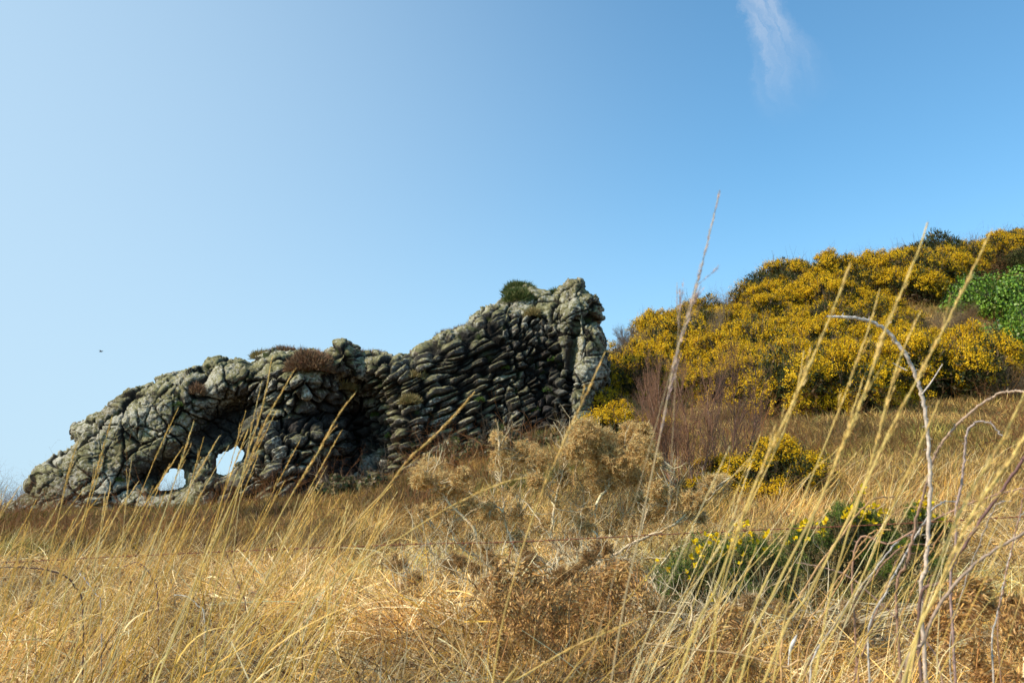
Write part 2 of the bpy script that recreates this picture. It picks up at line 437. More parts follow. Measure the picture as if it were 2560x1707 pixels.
ROCK_VOX = 0.027
def rock_displace():
    P, Nn, Fq = rock_dense()
    # smooth the normals a little so displacement does not tear
    for _ in range(6):
        A = np.zeros_like(Nn); cnt = np.zeros(len(P))
        for k in range(4):
            np.add.at(A, Fq[:, k], Nn[Fq[:, (k + 1) % 4]]); np.add.at(cnt, Fq[:, k], 1)
        Nn = Nn * 0.4 + 0.6 * A / np.maximum(cnt, 1)[:, None]
        Nn /= np.linalg.norm(Nn, axis=1)[:, None] + 1e-9
    x, y, z = P.T
    wp = sstep(poly_sd(x, z, PW) + 0.12 * fbm(P * 1.5, 2, 5), -0.12, 0.18)
    wl = sstep(poly_sd(x, z, LW), -0.1, 0.1); wp = wp * (1 - wl)
    px, row = project(P)
    # ---- blocky jointed rock
    Wp = P + 0.09 * np.stack([fbm(P * 1.3, 3, 100 + k) for k in range(3)], 1)
    a = math.radians(28); ca, sa = math.cos(a), math.sin(a)
    B = np.stack([(Wp[:, 0]*ca + Wp[:, 2]*sa) / 0.78, Wp[:, 1] / 1.3, (-Wp[:, 0]*sa + Wp[:, 2]*ca) / 0.62], 1) 
    e, R, D = voronoi(B, 20, 0.95)
    e = e * 0.68
    big = (D * (R[:, :3] - 0.5)).sum(1) * 0.24 + (R[:, 3] - 0.5) * 0.07
    big = big - (0.02 + 0.08 * (fbm(P * 0.8, 2, 95) > -0.1)) * np.exp(-(e / 0.018) ** 2)
    B2 = Wp / np.array([0.33, 0.5, 0.30]) + 7.3
    e2, R2, D2 = voronoi(B2, 50, 0.9); e2 = e2 * 0.31
    gate = (R2[:, 0] > 0.35)
    big = big + (D2 * (R2[:, :3] - 0.5)).sum(1) * 0.085 + (R2[:, 3] - .5) * 0.045 - 0.065 * np.exp(-(e2 / 0.016) ** 2) * gate
    B3 = Wp @ np.array([[.88, 0, -.47], [0, 1, 0], [.47, 0, .88]]) / np.array([1.55, 2.2, 1.15]) + 3.1
    e3, R3, D3 = voronoi(B3, 90, 0.95); e3 = e3 * 1.25
    big = big + (D3 * (R3[:, :3] - 0.5)).sum(1) * 0.30 + (R3[:, 3] - .5) * 0.12 - 0.11 * np.exp(-(e3 / 0.022) ** 2)
    cav_b = np.maximum(np.exp(-(e3 / 0.026) ** 2), np.maximum(np.exp(-(e / 0.018) ** 2), 0.6 * np.exp(-(e2 / 0.016) ** 2) * gate) * np.where(fbm(P * 0.8, 2, 95) > -0.3, 1, .3))
    # ---- layered pillows: strata rise to the right, rounder to the right and in the middle
    ang = np.radians(np.interp(px, [240, 330, 385, 450, 520, 570], [5, 8, 24, 25, 20, 14]) + 6 * (1 - sstep(row, 330, 440)))
    Wq = P + 0.13 * np.stack([fbm(P * 0.9, 2, 200 + k) for k in range(3)], 1) + 0.03 * np.stack([fbm(P * 5, 2, 210 + k) for k in range(3)], 1)
    s_ = Wq[:, 0] * np.cos(0.47) + Wq[:, 2] * np.sin(0.47)
    t_ = -Wq[:, 0] * np.sin(0.47) + Wq[:, 2] * np.cos(0.47) + 0.10 * np.sin(Wq[:, 0] * 0.7 + 2) + (0.40 - ang) * 0.0
    rd = sstep(px, 470, 540); md = 1 - sstep(px, 340, 400)
    ls = 0.50 * (1 - rd) * (1 - md) + 0.27 * rd * (1 - md) + 0.30 * md
    # fixed cell grids (mixing them by weight keeps cells whole)
    def pill(sx, tz, sd_, hh, jt=(.8, .4, .22)):
        C = np.stack([s_ / sx, Wq[:, 1] / (sx * 1.3), t_ / tz], 1)
        rowoff = _hash(np.zeros(len(C)), np.zeros(len(C)), np.floor(C[:, 2]), sd_)
        C[:, 0] += rowoff
        e_, R_, D_ = voronoi(C, sd_, jt)
        em = e_ * tz
        b = 1 - np.exp(-em / (hh * 0.24))
        top = 0.35 * D_[:, 2]
        dsp = hh * (b * 1.0 + 0.34 * (R_[:, 3] - 0.5) * 2 + top * 0.6 + ((D_ * (R_[:, :3] - .5)).sum(1)) * 1.5) - hh * 1.0 * np.exp(-(em / 0.025) ** 2)
        return dsp, np.exp(-(em / 0.030) ** 2), R_[:, 0]
    d1, c1, k1 = pill(0.74, 0.165, 300, 0.13)
    d2, c2, k2 = pill(0.34, 0.20, 340, 0.13, (.7, .6, .5))
    d3, c3, k3 = pill(0.46, 0.30, 380, 0.16, (.9, .8, .85))
    nzm = fbm(P * 0.55, 2, 400) * 0.5
    w2 = ((rd + nzm) > 0.55).astype(float) * (1 - (md > .5)); w3 = ((md + nzm) > 0.5).astype(float); w2 = w2 * (1 - w3); w1 = 1 - w2 - w3
    dp = d1 * w1 + d2 * w2 + d3 * w3; cp = c1 * w1 + c2 * w2 + c3 * w3; kp = k1 * w1 + k2 * w2 + k3 * w3
    # deeper slots between groups of beds
    slot = np.exp(-((np.abs(fbm(np.stack([s_ * 0.35, Wq[:, 1] * .3, t_ * 2.1], 1), 2, 500))) / 0.05) ** 2)
    dp = dp - 0.17 * slot
    dp = dp + 0.018 * np.sin(t_ * 75 + 3 * fbm(P * 2, 2, 5)) * (kp > 0.45)
    wb = (1 - wp)
    disp = big * wb + dp * wp
    cav = np.clip(cav_b * wb + np.maximum(cp, slot * 0.7) * wp, 0, 1)
    disp = disp + 0.05 * fbm(P * 2.2, 3, 600) + 0.022 * fbm(P * 9, 3, 610, 0.6)
    e4, R4, D4 = voronoi((P + 0.03 * np.stack([fbm(P * 6, 2, 800 + k) for k in range(3)], 1)) / np.array([.17, .2, .12]), 810, 0.95)
    disp = disp + (D4 * (R4[:, :3] - .5)).sum(1) * 0.075 + (R4[:, 3] - .5) * 0.028
    hd = np.full(len(P), 1e9)
    for hw in HW: hd = np.minimum(hd, -poly_sd(x + (y - YR) * 0.32, z - (y - YR) * 0.07, hw))
    disp = disp * (0.45 + 0.55 * sstep(hd, 0.0, 0.5)) - 0.07 * (1 - sstep(hd, 0.1, 0.45))
    def G2(cx, cy, rx, ry, ang):
        a_ = math.radians(ang); u = (px-cx)*math.cos(a_)+(row-cy)*math.sin(a_); v = -(px-cx)*math.sin(a_)+(row-cy)*math.cos(a_)
        return np.exp(-((u/rx)**2+(v/ry)**2) ** 1.6)
    dk = np.maximum.reduce([G2(360, 432, 24, 36, -10), G2(330, 474, 50, 18, -16), G2(318, 418, 50, 14, -14), G2(222, 426, 40, 18, -32), G2(165, 466, 36, 13, -22), G2(238, 418, 26, 16, -10), .55 * G2(490, 355, 60, 18, -22), .75 * G2(545, 400, 22, 60, 5), .8 * G2(568, 400, 6, 80, 0)])  # mask for shade painted into the hollows, with their dark bare rock
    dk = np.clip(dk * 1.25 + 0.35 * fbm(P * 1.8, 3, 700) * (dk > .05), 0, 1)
    V = P + Nn * disp[:, None]
    cell = R[:, 1] * wb + kp * wp
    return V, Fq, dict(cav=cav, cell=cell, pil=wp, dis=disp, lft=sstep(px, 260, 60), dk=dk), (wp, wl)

def rock_mat():
    m, nt = new_mat('lichened_basalt'); n = N(nt)
    pos = n('ShaderNodeNewGeometry').outputs['Position']; nor = n('ShaderNodeNewGeometry').outputs['Normal']
    A = lambda k: n('ShaderNodeAttribute', {'attribute_name': k}).outputs['Fac']
    def noise(sc, det=4.0, rough=0.55, out='Fac'):
        return n('ShaderNodeTexNoise', Vector=pos, Scale=sc, Detail=det, Roughness=rough).outputs[out]
    base = ramp(n, noise(3.0, 6.0), [(0.3, (0.055, 0.046, 0.040)), (0.5, (0.11, 0.09, 0.075)), (0.7, (0.20, 0.165, 0.135))])
    base = mixc(n, 1.0, base, ramp(n, A('cell'), [(0.0, (0.72, 0.70, 0.70)), (0.5, (1, 1, 1)), (1.0, (1.35, 1.2, 1.05))]), 'MULTIPLY')
    # olive crustose lichen, favouring faces turned up and to the left
    dt = n('ShaderNodeVectorMath', {'operation': 'DOT_PRODUCT'}, i0=nor, i1=(-0.35, -0.35, 0.87)).outputs['Value']
    a1 = n('ShaderNodeMath', {'operation': 'MULTIPLY_ADD'}, i0=dt, i1=0.35, i2=noise(2.3, 5.0, 0.6)).outputs[0]
    pil = A('pil')
    a1 = n('ShaderNodeMath', {'operation': 'MULTIPLY_ADD'}, i0=pil, i1=-0.17, i2=a1).outputs[0]
    lich = n('ShaderNodeMapRange', {'interpolation_type': 'SMOOTHSTEP'}, Value=a1, i1=0.40, i2=0.62, i3=0.0, i4=0.9).outputs[0]
    lc = ramp(n, noise(7.0, 4.0), [(0.3, (0.13, 0.12, 0.045)), (0.52, (0.26, 0.232, 0.105)), (0.75, (0.40, 0.36, 0.20))])
    c = mixc(n, lich, base, lc)
    # pale grey-white lichen scabs
    vor = n('ShaderNodeTexVoronoi', Vector=pos, Scale=9.0, Randomness=1.0).outputs['Distance']
    a2 = n('ShaderNodeMath', {'operation': 'MULTIPLY_ADD'}, i0=noise(12.0, 5.0, 0.65), i1=0.9, i2=n('ShaderNodeMath', {'operation': 'MULTIPLY'}, i0=noise(1.1, 2.0), i1=0.55).outputs[0]).outputs[0]
    a2 = n('ShaderNodeMath', {'operation': 'MULTIPLY_ADD'}, i0=A('lft'), i1=0.05, i2=a2).outputs[0]
    a2 = n('ShaderNodeMath', {'operation': 'MULTIPLY_ADD'}, i0=pil, i1=-0.03, i2=a2).outputs[0]
    wht = n('ShaderNodeMapRange', {'interpolation_type': 'SMOOTHSTEP'}, Value=a2, i1=0.73, i2=0.83, i3=0.0, i4=0.85).outputs[0]
    c = mixc(n, wht, c, (0.52, 0.475, 0.38))
    spk = n('ShaderNodeMapRange', Value=noise(45.0, 3.0, 0.7), i1=0.58, i2=0.66, i3=0.0, i4=0.45).outputs[0]
    c = mixc(n, spk, c, (0.52, 0.50, 0.44))
    # shade of the hollows painted in along with unweathered dark rock, broad rusty and sooty stains elsewhere
    c = mixc(n, n('ShaderNodeMapRange', Value=noise(0.9, 4.0), i1=0.50, i2=0.66, i3=0.0, i4=0.55).outputs[0], c, mixc(n, 1.0, c, (0.52, 0.45, 0.42), 'MULTIPLY'))
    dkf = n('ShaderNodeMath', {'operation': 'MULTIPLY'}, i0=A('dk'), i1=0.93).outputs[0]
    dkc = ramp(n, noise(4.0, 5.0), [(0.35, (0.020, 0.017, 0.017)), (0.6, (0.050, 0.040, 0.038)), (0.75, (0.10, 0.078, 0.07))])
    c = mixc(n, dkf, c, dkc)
    # cracks: dark with a little moss
    mos = n('ShaderNodeMapRange', Value=noise(2.7, 3.0), i1=0.55, i2=0.66, i3=0.0, i4=1.0).outputs[0]
    ck = mixc(n, mos, (0.014, 0.011, 0.009), (0.035, 0.045, 0.01))
    cv = n('ShaderNodeMapRange', Value=A('cav'), i1=0.22, i2=0.8, i3=0.0, i4=0.96).outputs[0]
    c = mixc(n, cv, c, ck)
    hgt = n('ShaderNodeMath', {'operation': 'ADD'}, i0=noise(18.0, 8.0, 0.7), i1=n('ShaderNodeMath', {'operation': 'MULTIPLY'}, i0=noise(60.0, 3.0), i1=0.35).outputs[0]).outputs[0]
    bp = n('ShaderNodeBump', Strength=0.9, Distance=0.045, Height=hgt)
    p = n('ShaderNodeBsdfPrincipled', Base_Color=c, Roughness=0.92, Normal=bp.outputs[0])
    p.inputs['Specular IOR Level'].default_value = 0.2
    nt.links.new(p.outputs[0], n('ShaderNodeOutputMaterial').inputs[0])
    return m

def build_rock():
    V, Fq, at_, (wp, wl) = rock_displace()
    mat = rock_mat()
    root = empty('rock_arch', at(300, 505, YR))
    tag(root, 'long lichen-covered rock outcrop with two holes through it rising to a tall spire', 'rock')
    off = np.array(root.location)
    fz = np.argmax(np.stack([((1 - wp) * (1 - wl))[Fq].mean(1), wp[Fq].mean(1), wl[Fq].mean(1)]), 0)
    for z_, nm, lb in ((0, 'blocky_arch', 'pale blocky rock with wide cracks'), (1, 'layered_face', 'dark face of bulging tilted stone layers'), (2, 'end_pillar', 'tall grey pillar split off by a dark crack')):
        f = Fq[fz == z_]
        u, inv = np.unique(f, return_inverse=True)
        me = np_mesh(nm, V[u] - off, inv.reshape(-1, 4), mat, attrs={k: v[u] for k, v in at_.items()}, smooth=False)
        o = link(nm, me, root); o['label'] = lb
    return V, Fq
ROCK_V, ROCK_F = build_rock()
ROCK_BVH = BVHTree.FromPolygons([tuple(v) for v in ROCK_V.tolist()], ROCK_F.tolist())
def rock_hit(px, row):
    d = ray(px, row); h = ROCK_BVH.ray_cast(Vector(CAM), Vector(d).normalized())
    return np.array(h[0]) if h[0] is not None else None
def rock_top(x, y=YR):
    h = ROCK_BVH.ray_cast(Vector((x, y, 30)), Vector((0, 0, -1)))
    return np.array(h[0]) if h[0] is not None else None
# ---------------------------------------------------------------- plant building blocks
class MB:
    """collects vertices, triangles/quads and vertex colours for ONE mesh"""
    def __init__(s): s.V = []; s.C = []; s.F3 = []; s.F4 = []; s.n = 0
    def add(s, V, F, col):
        V = np.asarray(V, float); F = np.asarray(F)
        c = np.asarray(col, float)
        if c.ndim == 1: c = np.tile(c, (len(V), 1))
        (s.F3 if F.shape[1] == 3 else s.F4).append(F + s.n)
        s.V.append(V); s.C.append(c); s.n += len(V)
    def arrays(s):
        V = np.concatenate(s.V); C = np.concatenate(s.C)
        F = []
        if s.F3: F.append(np.concatenate(s.F3))
        if s.F4: F.append(np.concatenate(s.F4))
        return V, F, C
    def mesh(s, name, mat, off=(0, 0, 0), smooth=False):
        V, F, C = s.arrays()
        return np_mesh(name, V - np.asarray(off), F, mat, col=C, smooth=smooth)

def unit(v): return v / (np.linalg.norm(v, axis=-1, keepdims=True) + 1e-9)

def tube(mb, pts, rad, col, sides=5, cap=True):
    P = np.asarray(pts, float); n_ = len(P)
    r = np.broadcast_to(np.asarray(rad, float), (n_,)) if np.ndim(rad) else np.full(n_, rad)
    T = unit(np.gradient(P, axis=0))
    ref = np.array([0.31, 0.22, 0.92]) if abs(T[0, 2]) < 0.8 else np.array([1, 0.1, 0])
    A = unit(np.cross(T, ref)); B = np.cross(T, A)
    th = np.linspace(0, 2 * np.pi, sides, endpoint=False)
    V = (P[:, None] + r[:, None, None] * (np.cos(th)[None, :, None] * A[:, None] + np.sin(th)[None, :, None] * B[:, None])).reshape(-1, 3)
    i = np.arange(n_ - 1)[:, None] * sides; j = np.arange(sides)[None, :]; j2 = (j + 1) % sides
    F = np.stack([i + j, i + j2, i + sides + j2, i + sides + j], -1).reshape(-1, 4)
    c = np.asarray(col, float)
    if c.ndim == 2: c = np.repeat(c, sides, 0)
    mb.add(V, F, c)

def blades(mb, P, D, L, W, droop=None, col=(0.5, 0.4, 0.2), segs=3, rng=RNG, tipw=0.15, side=None):
    """curved ribbons from points P along unit D; droop (n,3) is added quadratically along the blade"""
    P = np.asarray(P, float); k = len(P); D = unit(np.asarray(D, float))
    L = np.broadcast_to(L, (k,)); W = np.broadcast_to(W, (k,))
    if droop is None: droop = np.zeros((k, 3))
    if side is None: side = unit(np.cross(D, rng.normal(size=(k, 3))))
    t = np.linspace(0, 1, segs + 1)
    cen = P[:, None] + D[:, None] * (L[:, None] * t)[..., None] + droop[:, None] * (t ** 2)[None, :, None]
    wd = W[:, None] * 0.5 * (1 - (1 - tipw) * t ** 1.5)[None]
    V = np.stack([cen - side[:, None] * wd[..., None], cen + side[:, None] * wd[..., None]], 2)   # k, s+1, 2, 3
    V = V.reshape(-1, 3)
    base = (np.arange(k) * (segs + 1) * 2)[:, None] + (np.arange(segs) * 2)[None]
    base = base.ravel()
    F = np.stack([base, base + 1, base + 3, base + 2], 1)
    c = np.asarray(col, float)
    if c.ndim == 1: c = np.tile(c, (k, 1))
    mb.add(V, F, np.repeat(c, (segs + 1) * 2, 0))

def spikes(mb, P, D, L, W, col, rng=RNG):
    """single pointed triangles: spines, tiny leaves"""
    k = len(P); D = unit(D); s = unit(np.cross(D, rng.normal(size=(k, 3))))
    L = np.broadcast_to(L, (k,))[:, None]; W = np.broadcast_to(W, (k,))[:, None]
    V = np.stack([P - s * W / 2, P + s * W / 2, P + D * L], 1).reshape(-1, 3)
    F = np.arange(k * 3).reshape(-1, 3)
    c = np.asarray(col, float)
    if c.ndim == 1: c = np.tile(c, (k, 1))
    mb.add(V, F, np.repeat(c, 3, 0))

def leaves(mb, P, Nn, size, col, rng=RNG, aspect=1.0):
    """small folded diamond leaves facing roughly Nn"""
    k = len(P); Nn = unit(Nn); a = unit(np.cross(Nn, rng.normal(size=(k, 3)))); b = np.cross(Nn, a)
    s = np.broadcast_to(size, (k,))[:, None]
    V = np.stack([P - a * s * .5, P + b * s * .38 * aspect + Nn * s * .1, P + a * s * .5, P - b * s * .38 * aspect + Nn * s * .1], 1).reshape(-1, 3)
    i = np.arange(k) * 4
    F = np.concatenate([np.stack([i, i + 1, i + 2], 1), np.stack([i, i + 2, i + 3], 1)])
    c = np.asarray(col, float)
    if c.ndim == 1: c = np.tile(c, (k, 1))
    mb.add(V, F, np.repeat(c, 4, 0))

def vary(c, k, rng=RNG, amt=0.2, hue=0.06):
    c = np.asarray(c, float)
    return np.clip(c[None] * (1 + rng.uniform(-amt, amt, (k, 1))) * (1 + rng.uniform(-hue, hue, (k, 3))), 0, 1)

def smooth_path(pts, m=8):
    """Catmull-Rom through points"""
    P = np.asarray(pts, float)
    if len(P) < 3:
        t = np.linspace(0, 1, m)[:, None]; return P[0] * (1 - t) + P[-1] * t
    Q = np.concatenate([[2 * P[0] - P[1]], P, [2 * P[-1] - P[-2]]]); out = []
    for i in range(1, len(Q) - 2):
        t = np.linspace(0, 1, m, endpoint=False)[:, None]
        p0, p1, p2, p3 = Q[i - 1], Q[i], Q[i + 1], Q[i + 2]
        out.append(0.5 * (2 * p1 + (p2 - p0) * t + (2 * p0 - 5 * p1 + 4 * p2 - p3) * t ** 2 + (3 * p1 - p0 - 3 * p2 + p3) * t ** 3))
    out.append(P[-1:]); return np.concatenate(out)

def grow(mb, p, d, L, r, depth, rng, col, kids=(3, 5), spread=0.55, up=0.25, wob=0.12, ratio=0.62, tips=None, segs=5, sides=4, start=0.25, tipcol=None):
    """recursive bare branching"""
    pts = [np.array(p, float)]; dd = unit(np.array(d, float))
    for i in range(segs):
        dd = unit(dd + rng.normal(size=3) * wob + np.array([0, 0, up * 0.15]))
        pts.append(pts[-1] + dd * L / segs)
    pts = np.array(pts); rr = np.linspace(r, r * 0.45, segs + 1)
    c = np.asarray(col) if tipcol is None else np.asarray(col) * depth / 4 + np.asarray(tipcol) * (1 - depth / 4)
    tube(mb, pts, rr, c * rng.uniform(0.85, 1.15), sides if depth > 1 else 3)
    if tips is not None and depth <= 1: tips.append((pts, dd))
    if depth <= 0: return
    for k in range(rng.integers(kids[0], kids[1] + 1)):
        t = rng.uniform(start, 1.0); i = min(int(t * segs), segs - 1); f = t * segs - i
        q = pts[i] * (1 - f) + pts[i + 1] * f
        nd = unit(unit(pts[i + 1] - pts[i]) + unit(rng.normal(size=3)) * spread + np.array([0, 0, up]))
        grow(mb, q, nd, L * ratio * rng.uniform(0.75, 1.2), rr[i] * 0.6, depth - 1, rng, col, kids, spread, up, wob, ratio, tips, max(3, segs - 1), sides, start, tipcol)

def instance_cloud(name, variants, P, rot, scl, tint, idx, label=None, cat=None, kind='stuff'):
    """geometry-nodes instances of tuft variants (only for uncountable cover)"""
    c = bpy.data.collections.new(name + '_source')
    for k, me in enumerate(variants):
        c.objects.link(bpy.data.objects.new('%s_tuft_%02d' % (name, k), me))
    me = bpy.data.meshes.new(name)
    me.vertices.add(len(P)); me.vertices.foreach_set('co', np.asarray(P, np.float32).ravel())
    def fa(nm, ty, v, key):
        a = me.attributes.new(nm, ty, 'POINT'); a.data.foreach_set(key, np.ascontiguousarray(v).ravel())
    fa('rot', 'FLOAT_VECTOR', rot.astype(np.float32), 'vector')
    fa('scl', 'FLOAT_VECTOR', scl.astype(np.float32), 'vector')
    fa('tnt', 'FLOAT_VECTOR', tint.astype(np.float32), 'vector')
    fa('idx', 'INT', idx.astype(np.int32), 'value')
    o = bpy.data.objects.new(name, me); COL.objects.link(o)
    g = bpy.data.node_groups.new(name + '_nodes', 'GeometryNodeTree')
    g.interface.new_socket('Geometry', in_out='INPUT', socket_type='NodeSocketGeometry')
    g.interface.new_socket('Geometry', in_out='OUTPUT', socket_type='NodeSocketGeometry')
    gi = g.nodes.new('NodeGroupInput'); go = g.nodes.new('NodeGroupOutput')
    ip = g.nodes.new('GeometryNodeInstanceOnPoints'); ci = g.nodes.new('GeometryNodeCollectionInfo')
    ci.inputs['Collection'].default_value = c
    ci.inputs['Separate Children'].default_value = True; ci.inputs['Reset Children'].default_value = True
    ip.inputs['Pick Instance'].default_value = True
    def na(nm, ty):
        a = g.nodes.new('GeometryNodeInputNamedAttribute'); a.data_type = ty; a.inputs['Name'].default_value = nm
        return a.outputs['Attribute']
    L_ = g.links.new
    L_(gi.outputs[0], ip.inputs['Points']); L_(ci.outputs[0], ip.inputs['Instance'])
    L_(na('idx', 'INT'), ip.inputs['Instance Index'])
    e2r = g.nodes.new('FunctionNodeEulerToRotation'); L_(na('rot', 'FLOAT_VECTOR'), e2r.inputs[0]); L_(e2r.outputs[0], ip.inputs['Rotation'])
    L_(na('scl', 'FLOAT_VECTOR'), ip.inputs['Scale'])
    sa = g.nodes.new('GeometryNodeStoreNamedAttribute'); sa.data_type = 'FLOAT_VECTOR'; sa.domain = 'INSTANCE'
    sa.inputs['Name'].default_value = 'tint'
    L_(ip.outputs[0], sa.inputs['Geometry']); L_(na('tnt', 'FLOAT_VECTOR'), sa.inputs['Value'])
    L_(sa.outputs[0], go.inputs[0])
    md = o.modifiers.new('scatter', 'NODES'); md.node_group = g
    tag(o, label, cat, kind=kind)
    return o
# ---------------------------------------------------------------- grass cover (uncountable)
M_GRASS = mat_plant('dry_grass', inst=True, trans=0.25, rough=0.55, spec=0.3)
STRAW = np.array([0.72, 0.49, 0.185]); PALE = np.array([0.95, 0.79, 0.48]); GOLD = np.array([0.66, 0.41, 0.08]); BRN = np.array([0.27, 0.155, 0.06]); DK = np.array([0.10, 0.055, 0.025])
OLV = np.array([0.20, 0.19, 0.06])

def pickcol(rng, k, opts, w):
    w = np.array(w, float); w /= w.sum()
    C = np.array(opts)[rng.choice(len(opts), size=k, p=w)]
    return np.clip(C * (1 + rng.uniform(-.2, .2, (k, 1))) * (1 + rng.uniform(-.05, .05, (k, 3))), 0, 1)

def tuft_matted(seed):
    r = np.random.default_rng(seed); mb = MB(); k = 95
    th = r.uniform(0, 6.28, k); rad = 0.20 * np.sqrt(r.uniform(0, 1, k))
    P = np.stack([rad * np.cos(th), rad * np.sin(th), r.uniform(-0.02, 0.14, k)], 1)
    D = unit(np.stack([r.normal(0.15, 0.8, k), r.normal(-0.1, 0.8, k), r.uniform(-0.1, 0.9, k)], 1))
    L = r.uniform(0.07, 0.26, k)
    dr = np.stack([r.normal(0.02, 0.09, k), r.normal(-0.02, 0.09, k), -r.uniform(0.0, 0.16, k)], 1)
    C = pickcol(r, k, [STRAW, PALE, GOLD, BRN, DK], [5, 6.0, 2.6, 2.4, 3.0])
    blades(mb, P, D, L, r.uniform(0.0022, 0.0062, k), dr, C, 4, r, 0.3)
    # upright fill
    k = 26
    th = r.uniform(0, 6.28, k); rad = 0.16 * np.sqrt(r.uniform(0, 1, k))
    P = np.stack([rad * np.cos(th), rad * np.sin(th), np.zeros(k)], 1)
    D = unit(np.stack([r.normal(0.5, 0.3, k), r.normal(0, 0.3, k), np.ones(k)], 1))
    L = r.uniform(0.2, 0.42, k); dr = np.stack([L * r.uniform(0.1, 0.5, k), r.normal(0, .05, k), -L * r.uniform(0.1, .4, k)], 1)
    blades(mb, P, D, L, r.uniform(0.002, 0.0042, k), dr, pickcol(r, k, [STRAW, PALE, GOLD, BRN], [5, 2, 3, 2]), 4, r, 0.2)
    return mb.mesh('straw_tuft', M_GRASS)

def tuft_upright(seed, k=60, h=(0.18, 0.5), w=(0.003, 0.006), rad0=0.14, lean=0.45, cols=None):
    r = np.random.default_rng(seed); mb = MB()
    th = r.uniform(0, 6.28, k); rad = rad0 * np.sqrt(r.uniform(0, 1, k))
    P = np.stack([rad * np.cos(th), rad * np.sin(th), np.full(k, -0.02)], 1)
    D = unit(np.stack([r.normal(lean, 0.35, k), r.normal(0, 0.35, k), np.ones(k)], 1))
    L = r.uniform(h[0], h[1], k)
    dr = np.stack([L * r.uniform(0.0, 0.4, k), L * r.normal(0, .15, k), -L * r.uniform(0.0, .3, k)], 1)
    cols = cols or ([STRAW, PALE, GOLD, BRN, DK], [5, 1.5, 2.5, 3, 1.2])
    blades(mb, P, D, L, r.uniform(w[0], w[1], k), dr, pickcol(r, k, *cols), 3, r, 0.2)
    return mb.mesh('grass_tuft', M_GRASS)

def in_view(P, mx=60, my=80, ptop=0.3):
    px, row = project(P)
    return (px > -mx) & (px < 1024 + mx) & (row < 682 + my) & (P[:, 1] > 0.5)

def scatter(y0, y1, dens, rng, keep=None, margin=1.15, power=1.0):
    """uniform ground points in the wedge the camera can see, with room for a side step"""
    hw = 0.56 * y1 * margin + 1.5
    k = int(dens * 2 * hw * (y1 - y0))
    x = rng.uniform(-hw, hw, k); y = rng.uniform(y0, y1, k)
    m = np.abs(x) < 0.56 * y * margin + 1.5
    x, y = x[m], y[m]
    if keep is not None:
        m = keep(x, y); x, y = x[m], y[m]
    return np.stack([x, y, gz(x, y)], 1)

def tint_field(P, rng, base, dark=0.6, green=0.0):
    n1 = fbm(np.c_[P[:, :2] * 0.6, np.zeros(len(P))], 4, 77); n2 = fbm(np.c_[P[:, :2] * 2.1, np.zeros(len(P))], 3, 78)
    v = np.clip(1 + 0.9 * n1 + 0.85 * n2 + rng.uniform(-.25, .25, len(P)), 0.3, 1.7)
    T = np.array(base)[None] * v[:, None]
    if base[0] < .86: T = T * (1 + .45 * sstep(P[:, 0], -2, 5))[:, None] * np.where(P[:, 0:1] < 0, [[1.0, .93, .86]], [[1, 1, 1]])
    g = np.clip((fbm(np.c_[P[:, :2] * 0.35, np.zeros(len(P))], 3, 79) + green) * 3.0, 0, 1) * (green > -1)
    T = T * (1 - g[:, None]) + g[:, None] * T * np.array([0.62, 0.85, 0.5])
    return T

def do_cloud(name, variants, P, rng, base, label, cat, smin=0.8, smax=1.3, tilt=0.2, green=-0.1, zoff=0.0, spin=0.5):
    k = len(P)
    rot = np.stack([rng.normal(0, tilt, k), rng.normal(0, tilt, k), rng.uniform(-spin, spin, k)], 1)
    s = rng.uniform(smin, smax, (k, 1)) * np.ones((1, 3)); s[:, 2] *= rng.uniform(0.8, 1.25, k)
    P = P.copy(); P[:, 2] += zoff
    instance_cloud(name, variants, P, rot, s, tint_field(P, rng, base, green=green), rng.integers(0, len(variants), k), label, cat)

r = np.random.default_rng(101)
VM = [tuft_matted(900 + k) for k in range(7)]
P = scatter(2.2, 9.5, 62, r)
# humps of matted straw: pile some tufts higher
hum = np.clip(fbm(np.c_[P[:, :2] * 1.1, np.zeros(len(P))], 3, 31) * 0.35, -0.05, 0.22) * sstep(P[:, 1], 2.5, 4.5)
P[:, 2] += r.uniform(0, 1, len(P)) * np.clip(hum, 0, 1)
do_cloud('matted_straw', VM, P, r, (1.28, 1.20, 1.12), 'matted dry straw grass covering the foreground slope', 'grass', 0.8, 1.35, 0.35, -0.35, spin=3.1)

VU = [tuft_upright(930 + k, 55, (0.18, 0.46), (0.0025, 0.0055)) for k in range(6)]
P = scatter(3.2, 14, 8, r)
do_cloud('upright_grass', VU, P, r, (1.05, 0.98, 0.85), 'dry upright grass leaning right across the lower slope', 'grass', 0.8, 1.3, 0.15, -0.2)

cols_far = ([STRAW * .85, GOLD * .7, BRN * 1.35, DK * 1.8, OLV * 1.1], [5, 2, 5, 2.5, 2.5])
VF = [tuft_upright(960 + k, 48, (0.06, 0.24), (0.007, 0.015), 0.26, 0.25, cols_far) for k in range(6)]
def keep_far(x, y): return ((x > 2) | (y < 33)) & ((y < 31) | (x > 14) | (x / y > .35)) & ((y < 27) | (fbm(np.c_[x * .3, y * .3, x * 0], 2, 4) > 0.0))
P = scatter(9, 47, 17, r, keep_far, 1.05)
do_cloud('hillside_grass', VF, P, r, (0.78, 0.74, 0.62), 'short brown and tan grass over the far slope and meadow', 'grass', 0.8, 1.4, 0.25, -0.18, spin=3.1)
P = scatter(7.5, 19, 17, r, None, 1.05)
do_cloud('meadow_grass', VF, P, r, (0.84, 0.74, 0.60), 'low tan grass between the wire and the rock', 'grass', 0.55, 1.0, 0.25, -0.25, spin=3.1)

